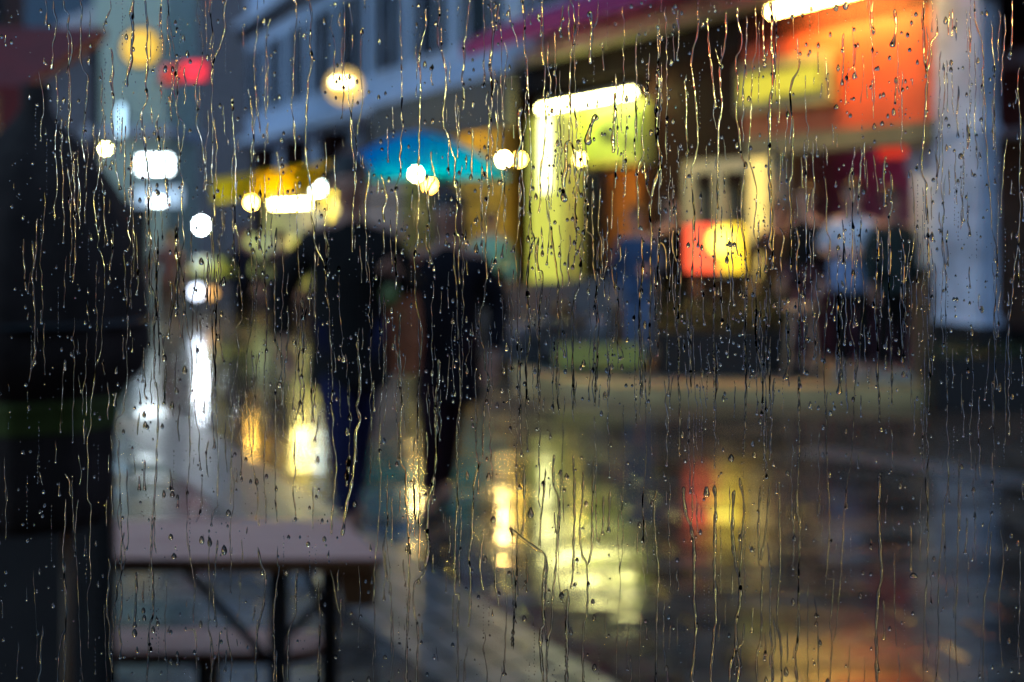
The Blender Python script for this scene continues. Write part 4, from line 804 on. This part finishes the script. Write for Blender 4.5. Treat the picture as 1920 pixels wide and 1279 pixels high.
(0,2): """7:490,0 495,100 490,240 512,290 508,400 505,560 510,700 490,800 498,950 495,1090|5:610,0 610,100|6:665,0 672,100 675,220 680,400 700,560 695,630 660,740 655,810 630,890 640,980 632,1130 635,1290|3:750,0 760,110|5:875,0 875,150 860,330 850,520 858,700 862,880 840,970 835,1100 825,1290
7:1065,0 1060,100 1050,230 1055,340 1050,430 1065,560 1080,640 1095,740 1090,850 1085,950|6D:1220,0 1228,100 1220,250 1225,290 1200,320 1187,405|6:1305,0 1300,90 1300,180 1295,280|5:1430,0 1430,100 1450,250 1440,370|5:1480,0 1485,150 1495,280 1495,390
4:1545,0 1548,200 1560,380|4:1655,0 1660,100 1648,200 1665,350|4:1760,180 1760,420|6:1885,0 1888,130 1870,300 1865,450|5:370,250 365,400 355,520 355,640 370,760 370,960 340,1050 320,1290|4:440,250 425,380 422,460|3:410,500 430,600 440,800 450,1050 465,1290
5:365,110 390,150 395,240|4:440,0 455,90 450,170|3:585,840 590,1000 600,1290|4:1175,450 1175,600 1180,780 1170,960 1195,1080 1190,1290|4:1275,900 1280,1050 1305,1160 1290,1290|5:1450,520 1470,620 1495,690 1480,850 1450,980 1440,1100 1440,1290
5:1575,620 1550,780 1540,950 1545,1100 1540,1290|5:1670,640 1665,780 1660,900 1630,980 1620,1100 1620,1290|4:1860,650 1880,750 1900,850 1915,900|6D:765,660 765,800 755,975|4:1135,130 1130,300 1100,380|4:1155,0 1170,130|5:625,170 635,340|4:598,250 598,400
5:220,100 240,170|4:35,170 40,260|2:185,650 205,1000 205,1290|4D:1000,240 1000,300|5D:780,120 785,205|5D:812,30 812,205|5D:955,80 968,205|3:1790,700 1800,1000 1790,1290|3:1060,980 1100,1020 1105,1290""",
(1,2): """7:75,0 65,120 45,220 20,350 5,460|4:215,0 222,130 215,280 205,450 190,620 185,800 190,1140|6:345,0 360,100 365,250 375,400 380,550 380,800 370,1000 365,1290|7:432,0 440,200 440,400 440,640 475,640 445,690 410,740 405,850 430,1000 420,1290|6:520,0 510,180 490,280 485,450 490,530 470,640
7:655,0 655,120 650,300 640,480 640,700 640,780 665,790 655,900 655,1290|4:630,790 625,1000|6:780,40 750,150 740,280 735,450 720,560 728,720 722,900 715,970|6:1025,60 1030,200 1025,350 1018,460|7:940,415 990,450 1040,490 1100,530 1148,575 1140,700 1135,850 1140,950 1120,1020 1135,1290
5:1150,90 1135,250 1120,400 1115,520|6:1195,0 1195,170 1225,260 1220,400 1210,560 1200,700 1185,820 1185,950 1160,1060 1155,1290|6:1305,0 1310,180 1310,400 1305,600 1300,710 1285,760|7:1240,790 1255,770 1275,775 1270,900 1270,1100 1265,1290
5:1360,90 1355,280 1340,400 1355,560 1380,620 1385,750 1380,900 1360,1000 1360,1290|6:1425,0 1415,200 1410,350 1410,500 1395,600 1380,620|6:1590,0 1585,150 1580,300 1560,330 1558,520 1570,700 1560,880 1550,1050 1545,1290
7:1715,0 1705,150 1695,280 1700,450 1695,620 1712,740 1690,880 1680,1050 1675,1290|5:1775,200 1760,280 1765,450 1775,560 1785,680 1775,900 1770,1290|6D:1510,200 1508,320 1502,440|5D:1475,230 1470,455|4:285,240 285,520|4:330,200 330,330|5D:515,560 518,665
5:865,560 865,700 885,850|5D:970,650 985,760 975,900 962,1050|5:1040,560 1045,700 1015,760|5:800,450 780,620 800,760|4:920,640 930,800 925,1000 915,1200|3:1500,810 1485,950 1490,1030|4:710,1080 690,1180 690,1290|4:245,540 260,700 280,780 280,1290
3:290,880 290,1290|4:1850,960 1848,1100|4:1890,920 1890,1090|4:1665,430 1665,560|8:45,0 30,180""",
(2,2): """7:5,180 15,320 50,420 65,560 65,800 75,950 70,1080 50,1290|4:50,180 55,300 50,400|7:180,170 185,300 182,450 180,700 188,860 180,1000 165,1150 160,1290|7:290,200 280,400 295,600 320,690 320,850 300,950 300,1100 270,1180 265,1290|7:300,1100 320,1180 305,1290
5:345,950 340,1050 310,1090|6:318,130 345,260 340,400 330,560 320,690|6:440,180 430,300 430,600 450,640 445,780 440,1040 415,1140 420,1290|5:490,160 470,400 440,600|5:545,150 545,400 550,600 530,920 550,1050 560,1290|6:640,0 650,100 645,300 660,420 650,700 655,950 635,1150 645,1290
6:815,0 825,300 820,560 810,690 848,710 840,850 830,950 840,1050 830,1290|5:935,0 915,250 900,500 885,750 870,900 862,1010 840,1060|7:1110,100 1105,400 1120,660 1100,800 1090,1000 1095,1290|4:1190,550 1195,900 1205,1080|4:1380,0 1380,250 1380,500 1375,700 1360,900 1355,1290
3:1475,20 1455,80|4:1455,280 1465,400 1440,700 1440,1000 1440,1150 1420,1290|4:1555,0 1550,400 1545,700 1535,1000 1550,1290|4:1650,0 1650,150|4:1735,430 1720,700 1695,850 1690,1290|4:1790,420 1805,600 1780,800 1785,1000 1800,1200|3:705,720 705,1290|4:740,800 760,950 765,1290
7D:135,180 132,240|4:630,330 628,480|5D:1130,820 1135,1000 1130,1045|4:770,220 765,360|5D:395,860 390,1005|4:240,830 240,950|4:215,930 200,1050|3:940,1060 935,1290|3:1025,1140 1022,1290|4:590,1000 590,1180|5D:465,1000 468,1135|4:510,1150 510,1290
3:215,400 215,780|4:280,650 278,820|5D:1285,400 1285,660|4:1340,430 1335,600""",
}
wat = bpy.data.materials.new('rain_water'); wat.use_nodes = True; q_ = wat.node_tree
q_.nodes.remove(q_.nodes["Principled BSDF"]); g_ = q_.nodes.new("ShaderNodeBsdfGlass"); g_.inputs["IOR"].default_value = 1.333; g_.inputs["Roughness"].default_value = 0
n_ = q_.nodes.new("ShaderNodeTexNoise"); n_.inputs["Scale"].default_value = 900; tc = q_.nodes.new("ShaderNodeTexCoord"); q_.links.new(tc.outputs["Object"], n_.inputs[0])
b_ = q_.nodes.new("ShaderNodeBump"); b_.inputs["Strength"].default_value = .06; b_.inputs["Distance"].default_value = .0002; q_.links.new(n_.outputs["Fac"], b_.inputs["Height"]); q_.links.new(b_.outputs[0], g_.inputs["Normal"])
q_.links.new(g_.outputs[0], q_.nodes["Material Output"].inputs["Surface"])
K = PANE_Y/FPX                       # metres on the pane per photo px
GAP = .0002
def pane(px, py, y=0.0): return Vector(((px-HX)*K, PANE_Y+GAP+y, EYE-(py-HY)*K))
strk = []
for (ti, tj), txt in RAIN.items():
    for item in txt.replace('\n', '|').split('|'):
        hd, pts = item.split(':'); dr = hd.endswith('D'); wd = float(hd.rstrip('D'))
        pp = [tuple(float(a) for a in p.split(',')) for p in pts.split()]
        strk.append([wd, dr, [(ti*640+x/3, tj*426.4+y/3) for x, y in pp]])
# join streaks that continue over a tile border
done = False
while not done:
    done = True
    for a in strk:
        for b in strk:
            if a is b or a[1]: continue
            ea, sb = a[2][-1], b[2][0]
            if abs(ea[0]-sb[0]) < 9 and -6 < sb[1]-ea[1] < 6 and abs(ea[1] % 426.4-213.2) > 203:
                a[2] += b[2][1:]; a[1] = b[1]; strk.remove(b); done = False; break
        if not done: break
def catmull(P_, step):
    out = []
    for i in range(len(P_)-1):
        p0 = P_[max(i-1, 0)]; p1 = P_[i]; p2 = P_[i+1]; p3 = P_[min(i+2, len(P_)-1)]
        n = max(1, int(math.hypot(p2[0]-p1[0], p2[1]-p1[1])/step))
        for j in range(n):
            t = j/n; out.append(tuple(.5*((2*b)+(c-a)*t+(2*a-5*b+4*c-d)*t*t+(3*b-a-3*c+d)*t**3) for a, b, c, d in zip(p0, p1, p2, p3)))
    out.append(P_[-1]); return out
NS = 8
def streak_mesh(wd, drop, pts, rnd):
    pts = catmull(pts, 2.2); n = len(pts); V = []; F = []
    wpx = wd*(.72 if wd <= 4 else .88 if wd < 7 else 1.08); H = .40
    ph = [rnd.uniform(0, 6.28) for _ in range(4)]
    for i, (x, y) in enumerate(pts):
        x0, y0 = pts[max(i-1, 0)]; x1, y1 = pts[min(i+1, n-1)]
        d = Vector((x1-x0, y1-y0)).normalized(); nx, ny = -d.y, d.x
        l = i*2.2
        ww = wpx*(.78+.16*math.sin(l/7+ph[0])+.12*math.sin(l/17+ph[1])+.14*math.sin(l/3.7+ph[2])*math.sin(l/41+ph[3]))
        wx = .35*math.sin(l/5.1+ph[1])+.35*math.sin(l/11+ph[2])
        e = min(1, (i+.4)/4, (n-i-.6)/3 if not drop else 1); ww *= math.sqrt(max(e, .08))
        hh = H
        if drop:
            r = (n-1-i)*2.2; R_ = wpx*1.45+2.0
            if r < R_*2.6:
                f = r/(R_*2.6); bulge = (1-f)**1.3*math.sqrt(max(.02, min(1, (r+.2)/(R_*.55))))
                ww = max(ww*min(1, (r+.3)/2), R_*2*.62*bulge) if r > .1 else R_*.3
        for j in range(NS+1):
            s = -1+2*j/NS; h = ww*hh*math.sqrt(max(0, 1-s*s))
            V.append(pane(x+wx+nx*s*ww/2, y+ny*s*ww/2, h*K))
    q = NS+1
    for i in range(n-1):
        for j in range(NS): F.append((i*q+j, i*q+j+1, (i+1)*q+j+1, (i+1)*q+j))
        F.append((i*q+NS, i*q, (i+1)*q, (i+1)*q+NS))
    F.append(tuple(range(NS, -1, -1))); F.append(tuple((n-1)*q+j for j in range(NS+1)))
    c = Vector(V[0]); V = [v-c for v in V]
    me = bpy.data.meshes.new('rain_streak'); me.from_pydata(V, [], F)
    sm = [True]*len(F)
    for i in range(n-1): sm[i*(NS+1)+NS] = False
    sm[-1] = sm[-2] = False
    me.polygons.foreach_set("use_smooth", sm); me.update()
    bm = bmesh.new(); bm.from_mesh(me); bmesh.ops.recalc_face_normals(bm, faces=bm.faces[:]); bm.to_mesh(me); bm.free()
    me.materials.append(wat); return me, c
MARK = [(60, 110, 'the dark red awning'), (266, 88, 'the round yellow sign'), (350, 135, 'the red box sign'), (228, 225, 'the ice blue neon sign'), (197, 279, 'the high warm bulb'),
 (292, 308, 'the white light box'), (300, 400, 'the blue shop sign'), (377, 423, 'the cool white bulb'), (60, 400, 'the folded black parasol'), (160, 560, 'the folded black parasol edge'), (60, 650, 'the waist of the folded parasol'),
 (90, 780, 'the painted green glow'), (100, 870, 'the foot of the folded parasol'), (90, 1000, 'the wind screen foot'), (90, 1180, 'the brown parasol pole'), (530, 120, 'the far shuttered windows'), (480, 250, 'the far cornice'), (645, 160, 'the globe lamp'),
 (780, 80, 'the middle shuttered windows'), (950, 60, 'the near grey wall'), (860, 200, 'the shadowed soffit'), (540, 360, 'the yellow stall awning'), (540, 470, 'the yellow stall wall'), (410, 500, 'the lime canopy'),
 (370, 560, 'the cool white lantern'), (320, 600, 'the rose coated stroller'), (480, 600, 'the navy coated stroller'), (760, 285, 'the turquoise parasol'), (800, 335, 'the bulbs under the parasol'), (660, 400, 'the tall man\'s head'), (640, 520, 'the tall man\'s chest'),
 (640, 640, 'the tall man\'s hip'), (650, 820, 'the tall man\'s leg'), (660, 960, 'the tall man\'s shoe'), (840, 430, 'the woman\'s face'), (850, 560, 'the woman\'s coat'), (755, 640, 'the brown bag'), (810, 800, 'the woman\'s legs'), (945, 300, 'the bulb by the lime pillar'),
 (920, 460, 'the teal shirt'), (1025, 380, 'the lime pillar'), (1100, 210, 'the white tube lamp'), (1140, 280, 'the lime sign'), (1150, 400, 'the orange door'), (1180, 60, 'the purple awning'), (1280, 200, 'the brown pier'), (1470, 40, 'the orange fascia lamp'), (1470, 155, 'the yellow sign'),
 (1650, 120, 'the orange fascia'), (1500, 260, 'the olive trim'), (1340, 360, 'the shop window'), (1345, 465, 'the glowing menu stand'), (1200, 560, 'the denim jacket'), (1050, 600, 'the lounge chairs'), (1120, 700, 'the yellow-green bench'), (1350, 620, 'the hedge planter'), (1470, 480, 'the guests in black'),
 (1590, 330, 'the plum recess'), (1600, 470, 'the white shirt'), (1600, 650, 'the black trousers'), (1735, 420, 'the cream wall'), (1820, 200, 'the tall column'), (1820, 500, 'the foot of the column'), (1820, 680, 'the black plinth'), (1890, 120, 'the dark window by the column'), (1900, 400, 'the wall beyond the column'),
 (1400, 745, 'the terrace kerb'), (340, 850, 'the white reflections'), (545, 850, 'the yellow reflections'), (810, 940, 'the orange reflections'), (950, 970, 'the brightest reflection'), (1040, 950, 'the pale lime reflection'), (1100, 1075, 'the tube lamp reflection'), (1190, 1140, 'the lime reflection'),
 (1330, 950, 'the red reflection'), (1500, 900, 'the wet paving'), (1750, 880, 'the far gutter band'), (1450, 1100, 'the paving courses'), (1450, 1240, 'the orange reflection'), (1750, 1100, 'the dim wet paving'), (430, 1010, 'the tabletop'), (420, 1120, 'the gap under the tabletop'), (400, 1200, 'the bench seat'),
 (620, 1150, 'the table legs'), (850, 1150, 'the near gutter band'), (950, 1230, 'the near paving'), (760, 1050, 'the table corner'), (1000, 820, 'the paving behind the couple')]
def mark(x, y): return min(MARK, key=lambda m: (m[0]-x)**2+((m[1]-y)*1.0)**2)[2]
ORD = ['first', 'second', 'third', 'fourth', 'fifth', 'sixth', 'seventh', 'eighth', 'ninth', 'tenth', 'eleventh', 'twelfth', 'thirteenth', 'fourteenth', 'fifteenth', 'sixteenth', 'seventeenth', 'eighteenth', 'nineteenth', 'twentieth']
def settle(items):   # items: (obj, x, base label); number equal labels from the left
    by = {}
    for o, x, l in items: by.setdefault(l, []).append((x, o))
    for l, v in by.items():
        v.sort(key=lambda a: a[0])
        for i, (x, o) in enumerate(v):
            o['label'] = l if len(v) == 1 else f'{l}, {ORD[min(i, 19)]} from left' if len(l.split()) < 14 else f'{l}, {ORD[i]}'
items = []; rnd = random.Random(3)
for wd, dr, pts in strk:
    me, c = streak_mesh(wd, dr, pts, rnd)
    o = bpy.data.objects.new('rain_streak', me); C.objects.link(o); o.location = c
    L_ = abs(pts[-1][1]-pts[0][1]); a, b = mark(*pts[0]), mark(*pts[-1])
    k1 = 'long' if L_ > 400 else ('mid length' if L_ > 120 else 'short')
    k1 = k1.replace('mid length', 'medium')
    if a == b: lab = f'{k1} water streak over {a}'
    else: lab = f'{k1} streak from {a} to {b}'
    if dr: lab = lab.replace('streak', 'drop-tipped streak', 1) if len(lab.split()) < 10 else lab
    tag(o, None, 'water streak', 'rain streaks running down the cafe window'); items.append((o, pts[0][0], lab))
settle(items)
# ---- separate drops
def drop_verts(w_, h_, squash, tail, n=14, m=5):
    # outline: round foot, drawn-out top; returns verts on a dome, flat towards the pane, px units
    V = []; F = []
    for i in range(m+1):
        f = i/m; rr = math.cos(f*math.pi/2); hh = math.sin(f*math.pi/2)
        for k_ in range(n):
            a = 2*math.pi*k_/n; x = math.cos(a)*w_/2; y = math.sin(a)*h_/2
            if y < 0: x *= (1-tail*abs(y)/(h_/2)*.65); y *= 1+tail*.5
            V.append((x*rr, y*rr+hh*h_*.10, hh*squash*w_))
    for i in range(m):
        for k_ in range(n): F.append((i*n+k_, i*n+(k_+1) % n, (i+1)*n+(k_+1) % n, (i+1)*n+k_))
    F.append(tuple(range(n-1, -1, -1))); F.append(tuple(range(m*n, m*n+n)))
    return V, F
def dens(x, y):
    d = .55 if y > 760 else (1.0 if y > 250 else .75)
    if y > 1000 and x > 800: d = .40
    if x < 200: d *= .7
    if 1100 < x < 1700 and 430 < y < 720: d *= 1.5
    if 560 < x < 900 and 380 < y < 560: d *= 1.2
    if 90 < x < 330 and 180 < y < 480: d *= 1.4
    if 900 < x < 1330 and 150 < y < 360: d *= 1.4
    if x > 1700 and y < 600: d *= 1.2
    return d
spots = []
rnd = random.Random(11)
while len(spots) < 6200:
    x = rnd.uniform(-5, 1925); y = rnd.uniform(-5, 1284)
    cl = .55+.9*(math.sin(x/37.+2*math.sin(y/90.))*math.sin(y/61.+x/140.) > -.15)
    if rnd.random()*2.4 < dens(x, y)*cl:
        big = rnd.random()**2.8; w_ = 1.5+big*6.7
        spots.append((w_, w_*rnd.uniform(1.05, 1.75) if w_ > 2.2 else w_*rnd.uniform(.9, 2.2), x, y))
        if rnd.random() < .10 and w_ < 4:     # a dashed trail of beads left by a drop that ran
            yy = y
            for q in range(rnd.randint(4, 14)):
                yy -= rnd.uniform(4, 11); spots.append((rnd.uniform(1.0, 2.2), rnd.uniform(1.4, 6), x+rnd.gauss(0, .5), yy))
# drops seen clearly in the photograph
for x, y, w_, h_ in [(419,527,9,14),(377,488,8,11),(330,585,6,11),(370,655,6,9),(308,669,8,13),(346,692,8,13),(331,731,7,11),(270,775,7,10),(272,795,8,11),(304,797,6,9),(524,720,10,10),(507,718,5,7),(393,1015,8,14),(320,1005,8,10),(378,1011,9,13),(420,1030,10,15),(326,1041,9,9),
 (428,960,9,11),(307,925,6,12),(323,925,8,10),(252,1185,9,14),(296,1167,6,9),(270,1157,7,10),(184,1093,6,11),(74,1069,5,12),(333,1240,8,13),(320,1238,7,10),(376,1168,6,12),(604,974,5,8),(541,1005,6,7),(537,1072,7,9),(710,180,6,8),(797,226,6,8),(887,193,5,12),(1052,63,5,9),(840,315,6,8),
 (716,277,6,6),(806,90,6,8),(781,45,5,10),(785,8,7,8),(883,330,7,10),(1035,205,7,10),(1175,182,7,12),(1210,60,5,7),(1205,111,5,9),(1262,225,7,9),(1434,118,6,10),(1568,12,8,11),(1586,8,9,13),(1638,56,6,11),(1636,91,5,9),(1602,52,5,7),(1702,63,6,9),(1609,82,5,8),(1557,62,5,9),(1579,92,5,8),
 (1572,125,6,10),(1647,125,5,9),(1680,148,6,10),(1657,175,6,8),(1568,198,8,8),(1665,215,5,8),(1802,290,9,10),(1775,275,6,10),(1743,282,6,9),(1472,368,6,9),(1366,525,5,7),(1291,457,7,9),(1368,455,7,11),(1363,485,7,12),(1412,550,6,9),(1510,510,7,11),(1748,442,7,15),(1580,563,6,11),(1611,560,6,10),
 (1527,587,6,10),(1605,600,6,11),(1436,595,5,8),(1364,610,6,9),(1354,600,6,10),(1367,614,5,8),(1509,647,7,12),(1347,655,6,9),(1317,697,6,12),(1406,682,5,8),(1823,621,7,11),(1749,668,8,13),(1659,647,5,9),(1693,671,8,13),(1694,700,7,10),(1630,638,5,8),(1600,746,6,9),(1875,725,6,13),(1898,742,7,9),
 (1820,755,6,8),(1720,745,5,8),(1428,773,6,9),(1412,830,6,9),(1371,857,10,11),(1410,1028,6,9),(1713,1078,14,10),(1750,1075,6,8),(1826,917,7,9),(1803,873,7,8),(1487,1127,7,12),(1474,1258,8,14),(1434,1233,5,8),(1577,893,5,6),(920,620,6,8),(950,650,9,13),(945,693,8,12),(961,689,6,10),(1012,620,5,9),
 (1024,640,6,9),(1003,694,6,9),(1039,652,5,8),(1060,694,6,9),(1056,621,6,9),(1115,574,6,9),(1112,691,6,9),(1137,692,6,9),(1147,685,7,10),(1188,595,6,9),(1209,607,7,12),(1236,620,6,8),(1134,740,7,13),(1176,565,5,8),(1160,540,5,8),(941,730,7,9),(932,758,6,9),(853,735,6,11),(850,750,5,7),(877,722,6,8),
 (853,684,5,8),(876,740,5,8),(957,800,5,8),(712,842,7,6),(653,865,10,14),(650,890,9,16),(644,671,9,13),(657,780,9,14),(651,807,9,14),(737,648,6,11),(771,570,5,9),(849,561,6,9),(849,600,8,11),(734,580,7,11),(691,587,5,8),(658,630,6,8),(692,650,6,8),(705,518,6,10),(797,552,5,8),(893,465,8,16),(842,457,6,9),
 (1017,473,6,10),(1049,475,5,9),(876,890,7,14),(916,892,8,13),(995,960,10,16),(925,972,10,10),(983,1158,7,10),(961,1205,6,10),(801,1262,6,8),(790,1202,5,7),(722,1230,7,8),(880,1055,5,10),(665,943,8,10),(1053,1115,9,11),(1082,1048,6,9),(1114,1156,6,10),(1115,1250,9,11),(1065,892,4,6),(744,868,6,9),(826,952,5,7)]:
    spots.append((w_*1.15, h_*1.15, x, y+3))
spots.sort(key=lambda s: -s[0]*s[1])
kinds = []
for i in range(14):
    rr = random.Random(i); V, F = drop_verts(1, 1, rr.uniform(.40, .54), rr.uniform(.1, .8))
    j = [rr.uniform(.94, 1.06) for _ in range(14)]
    V = [(x*j[k_ % 14], y*j[k_ % 14], z) for k_, (x, y, z) in enumerate(V)]
    me = bpy.data.meshes.new('raindrop'); me.from_pydata([(x, z, -y) for x, y, z in V], [], F)
    me.polygons.foreach_set("use_smooth", [f_ < len(F)-2 for f_ in range(len(F))]); me.update()
    bm = bmesh.new(); bm.from_mesh(me); bmesh.ops.recalc_face_normals(bm, faces=bm.faces[:]); bm.to_mesh(me); bm.free()
    me.materials.append(wat); kinds.append(me)
items = []
for i, (w_, h_, x, y) in enumerate(spots[:298]):
    o = bpy.data.objects.new('raindrop', kinds[i % 14]); C.objects.link(o)
    o.location = pane(x, y); o.scale = (w_*K, w_*K, h_*K)
    tag(o, None, 'raindrop', 'separate raindrops clinging to the cafe window')
    k1 = 'fat' if w_ > 7.5 else ('plump' if w_ > 6 else 'small'); items.append((o, x, f'{k1} raindrop over {mark(x, y)}'))
settle(items)
V = []; F = []
for w_, h_, x, y in spots[298:]:
    v, f = drop_verts(w_, h_, rnd.uniform(.36, .5), rnd.uniform(0, .7), 8, 3); o0 = len(V)
    V += [pane(x+a, y+b, c*K) for a, b, c in v]; F += [tuple(q+o0 for q in g) for g in f]
rn2 = random.Random(29); cnt = 0
while cnt < 900:        # thin broken threads of water too fine to follow one by one
    x = rn2.uniform(0, 1920); y = rn2.uniform(-20, 1250)
    if rn2.random()*1.8 > dens(x, y): continue
    cnt += 1; L_ = rn2.choice((12, 20, 30, 45, 70, 110, 160, 240)); pts = [(x, y)]
    for q in range(max(1, int(L_/14))): pts.append((pts[-1][0]+rn2.gauss(0, 1.3), pts[-1][1]+14))
    m2, c0 = streak_mesh(rn2.uniform(2.4, 4.4), rn2.random() < .4, pts, rn2); o0 = len(V)
    V += [v.co+c0 for v in m2.vertices]; F += [tuple(q+o0 for q in p.vertices) for p in m2.polygons]; bpy.data.meshes.remove(m2)
me = bpy.data.meshes.new('drizzle'); me.from_pydata(V, [], F); me.polygons.foreach_set("use_smooth", [True]*len(F)); me.update()
bm = bmesh.new(); bm.from_mesh(me); bmesh.ops.recalc_face_normals(bm, faces=bm.faces[:]); bm.to_mesh(me); bm.free()
me.materials.append(wat); o = bpy.data.objects.new('drizzle', me); C.objects.link(o)
tag(o, 'countless tiny drizzle beads speckling the cafe window', 'drizzle', None, 'stuff')
